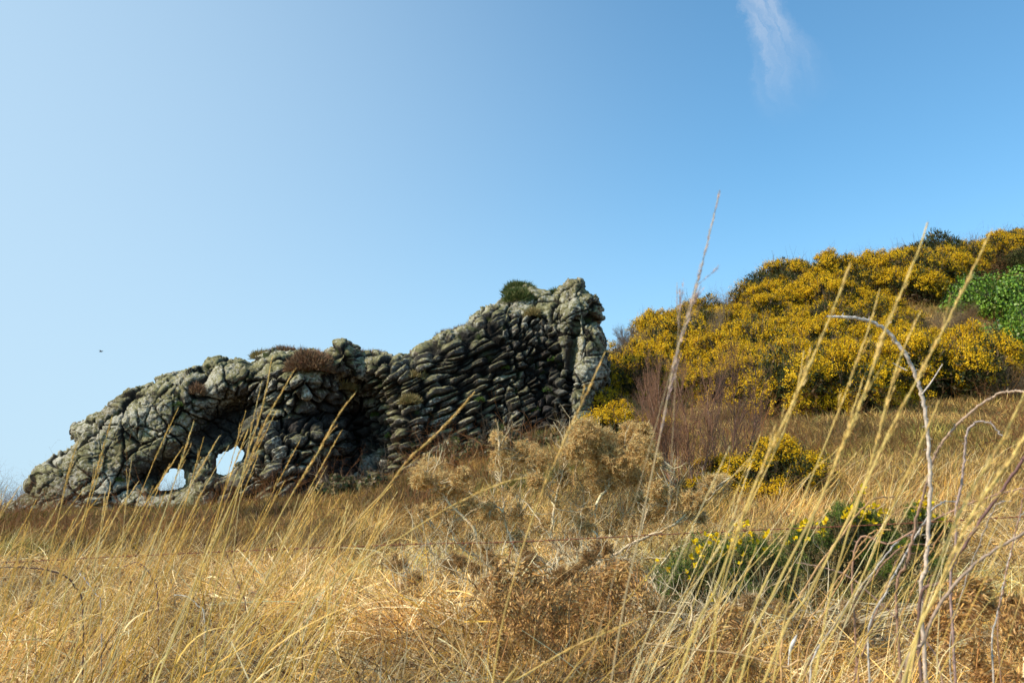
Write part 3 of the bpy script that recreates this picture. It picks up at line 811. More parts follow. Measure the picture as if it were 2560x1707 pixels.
# loose dead fragments and fine bare stems sticking out of the grass
def tuft_wiry(seed):
    q = np.random.default_rng(seed); mb = MB()
    for k in range(7):
        p = np.array([q.normal(0, .12), q.normal(0, .12), 0]); d = np.array([q.normal(.2, .5), q.normal(0, .5), 1])
        grow(mb, p, d, q.uniform(0.2, 0.45), 0.0022, 2, q, np.array([0.34, 0.17, 0.07]), (2, 4), 0.8, 0.0, 0.25, 0.55, None, 4, 3)
    return mb.mesh('wiry_tuft', M_GRASS)
VW = [tuft_wiry(990 + k) for k in range(5)]
P = scatter(4.0, 13, 3.0, r)
do_cloud('wiry_stems', VW, P, r, (0.9, 0.85, 0.8), 'tangle of thin brown dead stems in the foreground straw', 'dead stems', 0.7, 1.2, 0.3, -0.3, spin=3.1)
P = scatter(13, 50, 1.7, r, lambda x, y: fbm(np.c_[x * .4, y * .4, x * 0], 3, 14) + (x > 5) * 0.15 > 0.02)
do_cloud('brown_scrub', VW, P, r, (0.9, 0.75, 0.6), 'low brown bramble scrub tangled in the far grass', 'scrub', 1.3, 2.6, 0.3, -0.1, spin=3.1)
# ---------------------------------------------------------------- gorse on the hill and other shrubs
M_LEAF = mat_plant('gorse_foliage', trans=0.15, rough=0.7)
M_FLOW = mat_plant('gorse_petals', trans=0.25, rough=0.6, spec=0.2)
M_WOOD = mat_plant('dry_bark', trans=0.0, rough=0.85, noise=40.0)
YEL = np.array([0.86, 0.53, 0.010]); YEL2 = np.array([0.68, 0.38, 0.008])
GRN = np.array([0.032, 0.040, 0.010]); GRN2 = np.array([0.10, 0.10, 0.02]); BROWN = np.array([0.16, 0.10, 0.045])

def sphere_dirs(r, k, zmin=-0.3):
    D = unit(r.normal(size=(k * 3, 3))); D = D[D[:, 2] > zmin][:k]; return D

def gorse_variant(seed, R=1.15, H=1.0, flower=1.0, brown=0.15):
    """crown of many small lobes; flowers cluster along the sunny upper shoots"""
    r = np.random.default_rng(seed); lf = MB(); fl = MB(); st = MB()
    nl = 46
    D = sphere_dirs(r, nl, -0.15)
    cen = D * np.array([R, R, H]) * r.uniform(0.45, 0.92, (nl, 1)) * (1 + 0.25 * fbm(D * 2.2 + seed, 2, seed)[:, None]) + np.array([0, 0, H * 0.15])
    lr = r.uniform(0.20, 0.38, nl) * R
    for c, q in zip(cen, lr):
        k = int(150 * (q / 0.3) ** 2)
        d = sphere_dirs(r, k, -0.6); k = len(d)
        lump = 1 + 0.28 * fbm(d * 3.5 + c, 2, 5)
        p = c + d * (q * lump * r.uniform(0.6, 1.05, k))[:, None]
        col = pickcol(r, k, [GRN, GRN2, BROWN], [5, 3, 10 * brown])
        spikes(lf, p, d + r.normal(0, .5, (k, 3)) + [0, 0, .3], r.uniform(0.06, 0.13, k), r.uniform(0.025, 0.05, k), col, r)
        # flowering shoots
        o = unit(c[None] * [1, 1, 1.2])[0]
        ns = int(r.poisson(32 * flower))
        if ns:
            dd = unit(unit(r.normal(size=(ns, 3))) + o * 0.9 + np.array([0, 0, .5]))
            dd = dd[fbm((c + dd * q) * 2.4 + seed, 2, 3) > -0.07 + (1 - flower) * 0.45]; ns = len(dd)
        if ns:
            m = 18; b = c + dd * (q * r.uniform(0.75, 1.12, ns))[:, None]; L = r.uniform(0.08, 0.22, (ns, 1, 1))
            pp = (b[:, None] + dd[:, None] * L * (r.uniform(0, 1, (ns, m, 1)) - .3) + r.normal(0, .028, (ns, m, 3))).reshape(-1, 3)
            leaves(fl, pp, r.normal(0, .7, (ns * m, 3)) + np.repeat(dd, m, 0), r.uniform(0.022, 0.042, ns * m), pickcol(r, ns * m, [YEL, YEL2, GRN2], [6, 3, .8]), r)
    # dark inner twigs fill
    k = 900; d = sphere_dirs(r, k, -0.9); k = len(d)
    p = d * np.array([R, R, H]) * r.uniform(0.2, 0.8, (k, 1))
    spikes(lf, p, r.normal(0, 1, (k, 3)), 0.16, 0.05, vary(BROWN * 0.6, k, r), r)
    for _ in range(9):
        a = r.uniform(0, 6.28); grow(st, (0.1 * math.cos(a), 0.1 * math.sin(a), -0.25), (math.cos(a), math.sin(a), 1.1), R * 0.95, 0.03, 2, r, (0.16, .11, .07), (2, 3), 0.5, 0.3, 0.15, 0.6, None, 5, 4)
    return lf.mesh('foliage', M_LEAF), fl.mesh('flowers', M_FLOW), st.mesh('stems', M_WOOD)

GV = [gorse_variant(11, 1.15, 1.0, 1.15), gorse_variant(12, 1.1, 0.85, 1.35, .1), gorse_variant(13, 1.2, 1.1, 0.9, .3), gorse_variant(14, 1.05, 0.95, 1.1), gorse_variant(15, 1.2, 0.9, 0.55, .5)]
GREENV = gorse_variant(16, 1.2, 1.0, 0.10, .1)

def place_bush(v, p, s, rz, label, cat='gorse bush', group=None, name='gorse_bush', sz=1.0, flowers=True):
    root = empty(name, p); root.scale = (s, s, s * sz); root.rotation_euler = (0, 0, rz)
    for nm, me in zip(('foliage', 'flowers', 'stems'), v):
        if nm == 'flowers' and not flowers: continue
        link(nm, me, root)
    tag(root, label, cat, group); return root

r = np.random.default_rng(55)
LOW = [(575, 422), (603, 398), (640, 404), (700, 402), (762, 409), (827, 416), (902, 402), (950, 396), (985, 387)]
SKYL = [(575, 372), (612, 358), (640, 345), (680, 330), (700, 322), (740, 312), (760, 300), (790, 285), (830, 282), (870, 285), (905, 275), (930, 262), (960, 255), (1000, 250), (1060, 244)]
def inside_gorse(px, row):
    lo = np.interp(px, [a for a, b in LOW] + [990, 1080], [b for a, b in LOW] + [300, 290])
    hi = np.interp(px, [a for a, b in SKYL], [b for a, b in SKYL])
    if px > 905: # brown slope and ivy on the right
        lo2 = np.interp(px, [905, 930, 955, 975, 1024, 1080], [312, 300, 282, 268, 262, 262])
        if row > lo2 and row < 362: return False
        if row >= 362 and px > 975: return False
    return hi <= row <= lo
pts = []
for _ in range(9000):
    px, row = r.uniform(572, 1075), r.uniform(240, 420)
    if not inside_gorse(px, row): continue
    if all((px - a) ** 2 / 21.0 ** 2 + (row - b) ** 2 / 12.0 ** 2 > 1 for a, b, in pts): pts.append((px, row))
HILL_PTS = []
for (px, row) in pts:
    g = ground_hit(px, row, 20)
    if g is None: continue
    HILL_PTS.append((px, row, g))
GLAB = 'yellow flowering gorse bush in the dense thicket covering the hillside'
GRP = 'gorse bushes massed on the hillside'
for i, (px, row, g) in enumerate(sorted(HILL_PTS, key=lambda t: t[2][1])):
    v = GV[int(r.choice(5, p=[.27, .27, .18, .2, .08]))]
    s = r.uniform(0.76, 1.28)
    place_bush(v, g - [0, 0, 0.05], s, r.uniform(0, 6.28), GLAB, group=GRP, sz=r.uniform(.85, 1.2))
# front row standing proud along the lower edge of the thicket
for k, (px, row) in enumerate([(608, 402), (640, 392), (668, 385), (775, 398), (800, 412), (842, 410), (874, 404), (913, 398), (945, 394), (975, 384)]):
    g = ground_hit(px, row + 4, 20)
    place_bush(GV[k % 4 if k % 4 != 2 else 1], g, 1.2, k * 1.3, GLAB, group=GRP, sz=1.25)
# bushes with a look of their own
def gp(px, row, y0=12): return ground_hit(px, row, y0)
place_bush(GREENV, gp(777, 302), 1.25, 0.4, 'dark green domed bush without flowers on the skyline above the gorse', 'bush', name='evergreen_bush', sz=0.9, flowers=False)
place_bush(GREENV, gp(940, 268), 1.25, 2.0, 'dark green spiky bush on the skyline between the yellow bushes', 'bush', name='evergreen_bush', sz=1.0)
place_bush(GREENV, gp(1024, 272), .9, 2.0, 'small dark bush on the ridge at the right edge', 'bush', name='evergreen_bush', sz=.9, flowers=False)
place_bush(GV[1], gp(772, 497), 0.62, 0.4, 'low yellow gorse bush in the meadow, tall right-hand one below the thicket', name='gorse_bush')
place_bush(GV[3], gp(733, 492), 0.56, 1.4, 'low yellow gorse bush in the meadow beside the bare birch saplings', sz=.7)
place_bush(GV[0], gp(706, 499), 0.36, 2.4, 'smallest yellow gorse bush at the foot of the bare birch saplings', sz=.8)
place_bush(GV[1], gp(622, 446), 0.80, 3.0, 'yellow gorse bush behind the dead tan gorse, right of the rock foot')
place_bush(GV[3], gp(655, 450), 0.72, 5.0, 'yellow gorse bush behind the dead gorse and left of the birch saplings', sz=.8)
place_bush(GV[0], gp(594, 420), 0.85, 4.0, 'bright yellow gorse bush touching the foot of the rock pillar')

# ---- broad-leaved climber and scrub on the right slope
M_IVY = mat_plant('ivy_leaf', trans=0.2, rough=0.45, spec=0.4)
def ivy(px, row, sx, sz, label, seed, k=14000, cols=None, name='ivy_thicket', cat='ivy', y0=15):
    r = np.random.default_rng(seed); g = gp(px, row, y0); mb = MB()
    nl = 26; D = sphere_dirs(r, nl, -.2); cen = D * [sx, sx * .6, sz] * r.uniform(.4, .9, (nl, 1)) + [0, 0, sz * .2]
    tot = 0
    for c in cen:
        q = r.uniform(.28, .5) * min(sx, sz) ; m = k // nl
        d = sphere_dirs(r, m, -.8); m = len(d)
        p = c + d * (q * (1 + .3 * fbm(d * 3 + c, 2, 6)) * r.uniform(.75, 1.06, m))[:, None]
        leaves(mb, p, d + r.normal(0, .45, (m, 3)), r.uniform(.04, .12, m), pickcol(r, m, *(cols or ([(.15, .27, .02), (.26, .40, .04), (.06, .12, .015), (.26, .26, .06)], [4, 3, 3, .5]))), r, 1.3)
    root = empty(name, g); me = mb.mesh('foliage', M_IVY); link('foliage', me, root)
    st = MB()
    for _ in range(10):
        a = r.uniform(0, 6.28); grow(st, (0.2 * math.cos(a), 0.2 * math.sin(a), -0.3), (math.cos(a), math.sin(a), .9), sx * .8, 0.03, 2, r, (0.12, .09, .06), (2, 3), 0.5, 0.2, 0.2, 0.6, None, 5, 4)
    link('stems', st.mesh('stems', M_WOOD), root)
    tag(root, label, cat); return root
ivy(1008, 318, 2.3, 1.5, 'bright green leafy thicket on the right slope, upper mound', 3)
ivy(1040, 352, 2.4, 1.7, 'bright green leafy thicket at the right edge, lower mound', 4)
ivy(975, 312, 1.2, 0.9, 'small green leafy clump left of the big ivy mounds', 5, 6000)
ivy(1000, 372, 1.2, 0.8, 'dull green leafy clump under the ivy mounds', 6, 5000, ([(.06, .10, .02), (.12, .15, .04), (.14, .10, .05)], [3, 2, 3]))

# ---- bare twiggy shrubs
def twig_shrub(px, row, H, spread, nst, label, seed, col, tipcol, name='bare_shrub', cat='shrub', y0=15, depth=3, r0=0.018, up=.35, trunkcol=None, sp=.55, kids=(4, 6), Y=None, ratio=.6):
    r = np.random.default_rng(seed); g = gp(px, row, y0)
    tw = MB(); root = empty(name, g)
    for k in range(nst):
        a = r.uniform(0, 6.28); d = np.array([math.cos(a) * spread, math.sin(a) * spread, 1.0])
        tr = MB()
        pts = [np.array([math.cos(a) * .12 * nst ** .5 * r.uniform(0, 1), math.sin(a) * .12, -.1])]; dd = unit(d)
        for i in range(7):
            dd = unit(dd + r.normal(0, .10, 3) + [0, 0, .06]); pts.append(pts[-1] + dd * H * r.uniform(.8, 1.05) / 7)
        pts = np.array(pts); rr = np.linspace(r0, r0 * .25, 8)
        tc = np.array(trunkcol if trunkcol is not None else col)
        tube(tr, pts, rr, tc[None] * np.linspace(1, .8, 8)[:, None], 6)
        link('trunk', tr.mesh('trunk', M_WOOD, smooth=True), root)
        for i in range(1, 8):
            for _ in range(r.integers(*kids)):
                nd = unit(unit(pts[i] - pts[i - 1]) + unit(r.normal(size=3)) * sp + [0, 0, up * .4])
                grow(tw, pts[i], nd, H * r.uniform(.22, .38) * (1.15 - i / 12), rr[i] * .5 + .0012, depth - 1, r, col, (3, 5), sp, up, .12, ratio, None, 4, 3, .2, tipcol)
    link('twigs', tw.mesh('twigs', M_WOOD), root)
    tag(root, label, cat); return root
RED = (0.36, 0.19, 0.10)
twig_shrub(692, 500, 1.75, .33, 4, 'reddish bare birch sapling with several pale trunks beside the dead gorse', 21, RED, (.32, .16, .09), 'birch_sapling', 'sapling', 10, 3, .016, .5, (.36, .22, .15), .5)
twig_shrub(660, 478, 1.7, .40, 4, 'dark reddish bare sapling clump behind the dead gorse tips', 22, (.25, .13, .08), (.25, .13, .08), 'birch_sapling', 'sapling', 12, 3, .012, .45, (.22, .12, .09), .55)
twig_shrub(735, 478, 2.0, .42, 3, 'thin dark bare sapling clump between birch and yellow thicket', 23, (.20, .11, .08), (.20, .11, .08), 'birch_sapling', 'sapling', 12, 3, .013, .4, None, .6)
twig_shrub(702, 366, 2.3, .22, 2, 'small pale-stemmed leafless tree among the yellow gorse', 24, (.34, .25, .15), (.30, .20, .10), 'bare_tree', 'tree', 20, 4, .03, .4, (.45, .38, .28), .55)
twig_shrub(622, 396, 2.0, .5, 8, 'grey-brown leafless shrub just right of the rock pillar', 25, (.17, .12, .08), (.20, .14, .10), 'bare_shrub', 'shrub', 22, 4, .025, .3, None, .7)
twig_shrub(640, 368, 1.6, .5, 6, 'grey-brown leafless shrub at the left end of the skyline thicket', 26, (.16, .11, .08), (.20, .15, .11), 'bare_shrub', 'shrub', 22, 4, .025, .3, None, .7)
for k, (px, row, H) in enumerate([(915, 352, 1.1), (940, 340, 1.3), (968, 352, 1.1), (925, 330, 1.0), (985, 385, 1.2), (1010, 400, 1.2), (958, 325, .9), (1020, 380, 1.), (945, 362, 1.)]):
    twig_shrub(px, row, H, .9, 8, 'brown bramble tangle on the bare slope left of the ivy', 30 + k, (.20, .13, .075), (.26, .18, .10), 'bramble_thicket', 'brambles', 18, 3, .012, .0, None, 1.1)['group'] = 'brown bramble tangles on the right slope'
# green brambly growth at the foot of the layered rock
for k, (px, row, s, lb) in enumerate([(352, 495, .8, 'green bramble growth at the mouth of the dark hollow'), (385, 478, .9, 'green bramble growth at the left foot of the layered rock'), (425, 470, .9, 'olive scrub at the middle foot of the layered rock'), (470, 463, .9, 'olive scrub behind the lone dead gorse tuft'), (520, 455, .9, 'olive scrub at the right foot of the layered rock')]):
    ivy(px, row, 1.5 * s, .45 * s, lb, 60 + k, 5200, ([(.07, .09, .02), (.14, .12, .04), (.20, .13, .06), (.26, .18, .08)], [3, 2.5, 3, 2]), 'low_scrub', 'scrub', 18)

# ---------------------------------------------------------------- plants growing on the rock
def heather(px, row, R, H, label, seed, cols, k=3800, top=False, name='heather_tuft', cat='heather', L=(.08, .18), back=0.0):
    r = np.random.default_rng(seed)
    h = rock_hit(px, row)
    if h is None or top:
        p0 = at(px, row, YR); h = rock_top(p0[0], YR - back)
        if h is None: return
    mb = MB(); d = sphere_dirs(r, k, -0.1); k = len(d)
    p = d * [R, R * .8, H] * (r.uniform(.15, 1, k) ** .5 * (1 + .35 * fbm(d * 2.5 + seed, 3, 8)))[:, None] - [0, 0, H * .15]
    spikes(mb, p, d + r.normal(0, .5, (k, 3)) + [0, 0, .5], r.uniform(*L, k), r.uniform(.012, .03, k), pickcol(r, k, *cols), r)
    if top: h = h - [0, 0, H * .35]
    root = empty(name, h); link('sprigs', mb.mesh('sprigs', M_LEAF), root); tag(root, label, cat)
HB = ([(.28, .15, .08), (.20, .11, .06), (.40, .25, .12), (.12, .08, .05)], [4, 3, 2, 2])
HG = ([(.34, .25, .10), (.24, .17, .06), (.18, .16, .05), (.45, .34, .15)], [4, 2, 2, 2])
GG = ([(.09, .13, .03), (.16, .17, .05), (.25, .22, .08), (.05, .08, .02)], [4, 3, 2, 2])
heather(311, 367, .56, .50, 'large rusty brown heather clump hanging on the rock below the round boulder', 1, HB, 7000)
heather(297, 368, .30, .35, 'small brown heather beside the large rusty clump', 2, HB, 1500)
heather(284, 361, .50, .28, 'dark olive heather on the crest left of the rusty clump', 3, HB, 3000, True)
heather(262, 363, .35, .18, 'tawny grass tuft on the arch crest', 4, HG, 1500, True)
heather(345, 387, .30, .30, 'tawny grass tuft under the round boulder', 5, HG, 1500)
heather(197, 392, .22, .22, 'brown tuft in a crack of the arch face', 6, HB, 900)
heather(375, 352, .40, .22, 'dark heather on the saddle right of the round boulder', 7, HB, 1800, True)
heather(360, 350, .30, .18, 'dark heather sprig behind the round boulder', 8, HB, 1000, True)
heather(438, 338, .55, .32, 'reddish heather on the rising crest, lowest tuft', 9, HB, 2600, True)
heather(452, 328, .50, .32, 'reddish heather on the rising crest, middle tuft', 10, HB, 2600, True)
heather(466, 322, .45, .25, 'brown heather on the rising crest, upper tuft', 11, HB, 1800, True)
heather(482, 308, .35, .22, 'tawny grass on the crest below the spire', 12, HG, 1400, True)
heather(520, 294, .48, .26, 'green grassy mound on top of the spire', 13, GG, 4200, True)
heather(518, 300, .45, .40, 'green grass hanging below the top of the spire', 14, GG, 2600)
heather(556, 283, .2, .12, 'little grass sprig between the top boulders', 15, GG, 500, True)
heather(533, 315, .22, .2, 'tawny tuft on the spire ledge', 16, HG, 700)
heather(415, 377, .28, .14, 'golden moss tuft on the upper bedding', 17, HG, 700)
heather(410, 402, .25, .18, 'pale grass tuft in the layered face', 18, HG, 900)
heather(545, 440, .35, .22, 'green ferny tuft low in the layered face', 19, GG, 1400)
heather(500, 430, .2, .15, 'small green tuft in the beds', 20, GG, 600)
for k, (px, row) in enumerate([(390, 436), (552, 360), (548, 390), (480, 400), (455, 440), (520, 455), (430, 455), (375, 415), (505, 368), (535, 410), (120, 480), (178, 405)]):
    heather(px, row, .13, .10, 'tiny green plant rooted in a crack of the rock face', 80 + k, ([(.10, .16, .03), (.18, .24, .05), (.06, .09, .02)], [3, 2, 2]), 260, name='crack_plant', cat='plant', L=(.03, .08))
for o in COL.objects:
    if o.name.startswith('crack_plant'): o['group'] = 'tiny green plants in the rock cracks'
# ---------------------------------------------------------------- dead gorse bush in the middle
M_DEAD = mat_plant('dead_gorse', trans=0.42, rough=0.7)
M_DRY = mat_plant('dry_wood', trans=0.0, rough=0.8, noise=60.0)
def zD(X, Y): return 360 + X * .18034, 400 + Y * .18034
def dead_gorse(paths=None, masses=None, Y0=6.9, bpx=569, label=None, seed=5, pal=None, k_mass=.78, n_along=1200):
    r = np.random.default_rng(seed)
    br = MB(); sp = MB()
    bx = at(bpx, 604, Y0)[0]; base = np.array([bx, Y0, gz(bx, Y0)[0]])
    TAN, TAN2 = pal or (np.array([0.86, 0.56, 0.22]), np.array([0.98, 0.74, 0.36])); DKB = np.array([0.28, 0.17, 0.08]); WD = np.array([0.72, 0.58, 0.36])
    paths = paths or [
     ([(1160, 1290), (1150, 1130), (1200, 985), (1330, 900), (1500, 800), (1750, 680), (1900, 540), (2050, 430)], .016, -.2),
     ([(1195, 985), (1130, 850), (1060, 770), (1075, 600), (1040, 500), (980, 400), (900, 300)], .013, .1),
     ([(1190, 960), (1212, 800), (1222, 640), (1240, 520), (1200, 400), (1200, 250)], .009, .25),
     ([(830, 1250), (850, 1050), (700, 900), (620, 700), (520, 600), (400, 450), (350, 380)], .015, -.1),
     ([(1400, 1250), (1370, 980), (1320, 760), (1310, 560), (1340, 350), (1300, 180)], .014, .3),
     ([(1310, 580), (1400, 430), (1500, 300), (1560, 180)], .011, .3),
     ([(1150, 1130), (1000, 980), (880, 850), (800, 640), (785, 450), (770, 330), (775, 220)], .012, 0),
     ([(1730, 690), (1762, 520), (1740, 380)], .008, -.2), ([(1640, 740), (1690, 640), (1710, 470)], .007, -.2),
     ([(1790, 660), (1870, 610), (1960, 520)], .007, -.3), ([(1060, 770), (980, 640), (870, 520)], .008, .1),
     ([(1075, 600), (1100, 480), (1130, 360), (1140, 260)], .008, .2), ([(1320, 760), (1240, 640), (1180, 560)], .008, .3),
     ([(700, 900), (610, 850), (500, 760), (400, 700)], .009, -.2), ([(850, 1050), (640, 930), (420, 870), (330, 640)], .009, -.3),
     ([(800, 640), (740, 570), (640, 560)], .007, 0), ([(800, 660), (700, 655), (690, 600)], .006, .2),
     ([(1370, 980), (1480, 860), (1560, 720), (1600, 580)], .009, 0), ([(1130, 850), (1080, 900), (1000, 880), (940, 760)], .008, -.2),
     ([(1500, 800), (1470, 700), (1435, 560)], .006, .3), ([(430, 1130), (400, 950), (300, 720)], .008, -.3), ([(250, 1200), (240, 980), (190, 1050)], .006, -.4),
     ([(1000, 980), (900, 900), (800, 900), (650, 980)], .008, -.4), ([(1350, 450), (1420, 420), (1500, 400)], .007, .4), ([(1190, 900), (1100, 880), (1095, 1000)], .008, -.3)]
    segs = []
    for pts, rad, yo in paths:
        W = []
        for j, (X, Yz) in enumerate(pts):
            px, row = zD(X, Yz); t = j / (len(pts) - 1)
            W.append(at(px, row, Y0 + yo * t + r.normal(0, .03)))
        P = smooth_path(W, 6); P = P + r.normal(0, .005, P.shape)
        tube(br, P, np.linspace(rad, rad * .35, len(P)), vary(WD, len(P), r, .15), 6)
        segs.append(P)
        for _ in range(int(len(P) * .5)):
            i = r.integers(3, len(P)); d = unit(r.normal(size=3) + [0, 0, .6])
            grow(br, P[i], d, r.uniform(.08, .26), .0035, 2, r, WD * .95, (1, 3), .8, .2, .2, .6, None, 4, 4)
    allp = np.concatenate(segs)
    masses = masses or [(390, 400, 105), (335, 450, 60), (560, 500, 75), (470, 470, 85), (620, 600, 75), (770, 215, 52), (765, 310, 42), (745, 380, 35), (920, 290, 85), (1000, 340, 75), (870, 300, 40),
              (1260, 180, 100), (1330, 250, 115), (1200, 270, 85), (1500, 200, 90), (1570, 170, 60), (1560, 270, 90), (1420, 340, 110), (1330, 390, 90), (1620, 330, 55), (1350, 470, 80), (1500, 420, 80),
              (1950, 470, 75), (1850, 560, 75), (2010, 450, 50), (1700, 560, 70), (1620, 620, 60), (970, 440, 50), (700, 620, 55), (340, 620, 45), (600, 790, 60), (1010, 700, 60), (560, 420, 60),
              (1640, 500, 60), (1880, 640, 50), (1250, 700, 60), (1120, 430, 55), (860, 620, 50), (440, 620, 60), (880, 780, 70), (1400, 700, 60), (700, 800, 70), (1180, 760, 50), (500, 700, 60), (1560, 560, 55)]
    for X, Yz, R in masses:
        px, row = zD(X, Yz); c = at(px, row, Y0 + r.uniform(-.25, .3)); Rw = R * .18034 / F_PX * Y0 * 1.07
        src = allp[np.argsort(((allp - c) ** 2).sum(1))[:4]]
        # limbs reach into the mass, short spiny shoots crowd off them in every direction
        limbs = []
        for _ in range(5 + int(R / 18)):
            s0 = src[r.integers(4)]; e = c + unit(r.normal(size=3)) * Rw * r.uniform(.3, .85)
            P = smooth_path([s0, (s0 + e) / 2 + r.normal(0, Rw * .2, 3), e], 5); limbs.append(P[len(P) // 2:])
            tube(br, P, np.linspace(.004, .0018, len(P)), vary(WD * .8, len(P), r), 4)
        LP = np.concatenate(limbs)
        nt_ = int((75 + 190 * (R / 100) ** 2) * k_mass)
        if Yz > 560: nt_ = int(nt_ * .55)
        for _ in range(nt_):
            e = c + unit(r.normal(size=3)) * Rw * r.uniform(.25, 1.08) ** .6 * [1, 1, .95]
            k3 = np.argsort(((LP - e) ** 2).sum(1))[:5]; s0 = LP[k3[r.integers(5)]]
            dv = e - s0; Ld = np.linalg.norm(dv)
            if Ld > .13: s0 = e - dv / Ld * .13
            P = np.stack([s0, (s0 + e) / 2 + r.normal(0, .008, 3), e])
            tube(br, P, [.002, .0016, .001], TAN * r.uniform(.5, .9), 3)
            m = r.integers(24, 40); t = r.uniform(.1, 1.0, m) * 2; i = np.minimum(t.astype(int), 1); f = (t - i)[:, None]
            q = P[i] * (1 - f) + P[i + 1] * f; ax_ = unit(P[-1] - P[0])
            d = unit(r.normal(size=(m, 3)) + ax_ * .6)
            spikes(sp, q, d, r.uniform(.014, .036, m), r.uniform(.0030, .0058, m), pickcol(r, m, [TAN, TAN2, DKB, (.48, .29, .11)], [5, 5, 1.3, 3]), r)
    # spiny shoots all along the limbs knit the masses together
    zt = base[2] + .45
    for _ in range(n_along):
        s0 = allp[r.integers(len(allp))]
        if s0[2] < zt and r.uniform() < .9: continue
        e = s0 + unit(r.normal(size=3) + [0, 0, .5]) * r.uniform(.05, .17)
        P = np.stack([s0, (s0 + e) / 2 + r.normal(0, .01, 3), e]); tube(br, P, [.002, .0016, .001], TAN * r.uniform(.45, .8), 3)
        m = r.integers(20, 40); t = r.uniform(.15, 1.0, m) * 2; i = np.minimum(t.astype(int), 1); f = (t - i)[:, None]
        q = P[i] * (1 - f) + P[i + 1] * f
        spikes(sp, q, unit(r.normal(size=(m, 3)) + unit(e - s0) * .6), r.uniform(.010, .026, m), r.uniform(.0022, .0042, m), pickcol(r, m, [TAN, TAN2, DKB, (.48, .29, .11)], [5, 4, 2, 3]), r)
    root = empty('dead_gorse_bush', base)
    link('branches', br.mesh('branches', M_DRY, base, True), root)
    link('spiny_twigs', sp.mesh('spiny_twigs', M_DEAD, base), root)
    tag(root, label or 'large dead tan gorse bush with forking bare branches behind the wire', 'dead gorse')
dead_gorse()
LP_ = lambda rr, x0, x1, y0, y1, n_: [([(x, y1 + 60), (x + rr.uniform(-80, 80), (y0 + y1) / 2), (x + rr.uniform(-260, 260), y0 + rr.uniform(-40, 120))], rr.uniform(.004, .009), rr.uniform(-.3, .3)) for x in rr.uniform(x0, x1, n_)]
q_ = np.random.default_rng(31)
dead_gorse(LP_(q_, 250, 900, 880, 1250, 16), [(x, y, q_.uniform(35, 60)) for x, y in q_.uniform([200, 860], [950, 1180], (15, 2))], 5.9, 470, 'low collapsed tangle of brown dead gorse twigs left of the big dead bush', 32, (np.array([.50, .30, .12]), np.array([.66, .43, .19])), .6, 500)
dead_gorse(LP_(q_, 950, 1550, 820, 1250, 18), [(x, y, q_.uniform(35, 65)) for x, y in q_.uniform([900, 800], [1560, 1180], (17, 2))], 6.0, 590, 'low dark brown tangle of dead twigs around the foot of the big dead bush', 33, (np.array([.36, .20, .08]), np.array([.55, .34, .14])), .6, 600)
dead_gorse(LP_(q_, 1550, 2700, 1130, 1400, 22), [(x, y, q_.uniform(30, 60)) for x, y in q_.uniform([1500, 1080], [3500, 1350], (22, 2))], 5.0, 760, 'low pale and brown dead twigs under the green gorse at the bottom right', 34, (np.array([.50, .33, .15]), np.array([.74, .56, .32])), .5, 700)

# bare forked twigs standing in the straw at its left
def bare_twig(pts, Y, r0, label, col, seed, forks=5):
    r = np.random.default_rng(seed); W = [at(a, b, Y + .08 * k) for k, (a, b) in enumerate(pts)]
    W = [np.array([W[0][0], W[0][1], gz(W[0][0], W[0][1])[0] - .02])] + W
    P = smooth_path(W, 6); mb = MB(); tube(mb, P, np.linspace(r0, r0 * .4, len(P)), vary(col, len(P), r, .12), 6)
    for _ in range(forks):
        i = r.integers(len(P) // 3, len(P)); grow(mb, P[i], r.normal(size=3) + [0, 0, .7], r.uniform(.08, .2), r0 * .5, 1, r, col, (1, 3), .7, .2, .2, .6, None, 4, 4)
    o = link('bare_twig', mb.mesh('bare_twig', M_DRY, W[0], True), None, W[0]); tag(o, label, 'twig')
bare_twig([(393, 607), (396, 588), (392, 573)], 5.6, .004, 'short pale forked twig standing in the straw left of the dead gorse', (.52, .46, .36), 1)
bare_twig([(412, 612), (404, 590), (404, 574), (416, 555)], 5.7, .004, 'pale forked twig with a long side arm left of the dead gorse', (.52, .46, .36), 2)

# ---------------------------------------------------------------- living gorse in the foreground
M_GORSE = mat_plant('live_gorse', trans=0.12, rough=0.6)
def flower(mb, p, s, r, col):
    """pea flower: upright standard, two wings and a keel"""
    d = unit(r.normal(size=3) + [-.3, -.7, .3]); up = unit(np.array([0, 0, 1]) + r.normal(0, .4, 3)); sd_ = unit(np.cross(d, up)); up = np.cross(sd_, d)
    def petal(c, a, b, n_, la, lb, cc):
        V = [c, c + a * la * .45 + b * lb * .5, c + a * la + n_ * la * .15, c + a * la * .45 - b * lb * .5]
        mb.add(V, [[0, 1, 2], [0, 2, 3]], cc)
    petal(p, unit(up + d * .35), sd_, d, s * 1.1, s * .95, col)
    petal(p, unit(d + sd_ * .35), up, sd_, s * .95, s * .45, col * .97); petal(p, unit(d - sd_ * .35), up, -sd_, s * .95, s * .45, col * .97)
    petal(p, unit(d - up * .15), sd_, -up, s * .8, s * .4, col * [1, .85, 1])

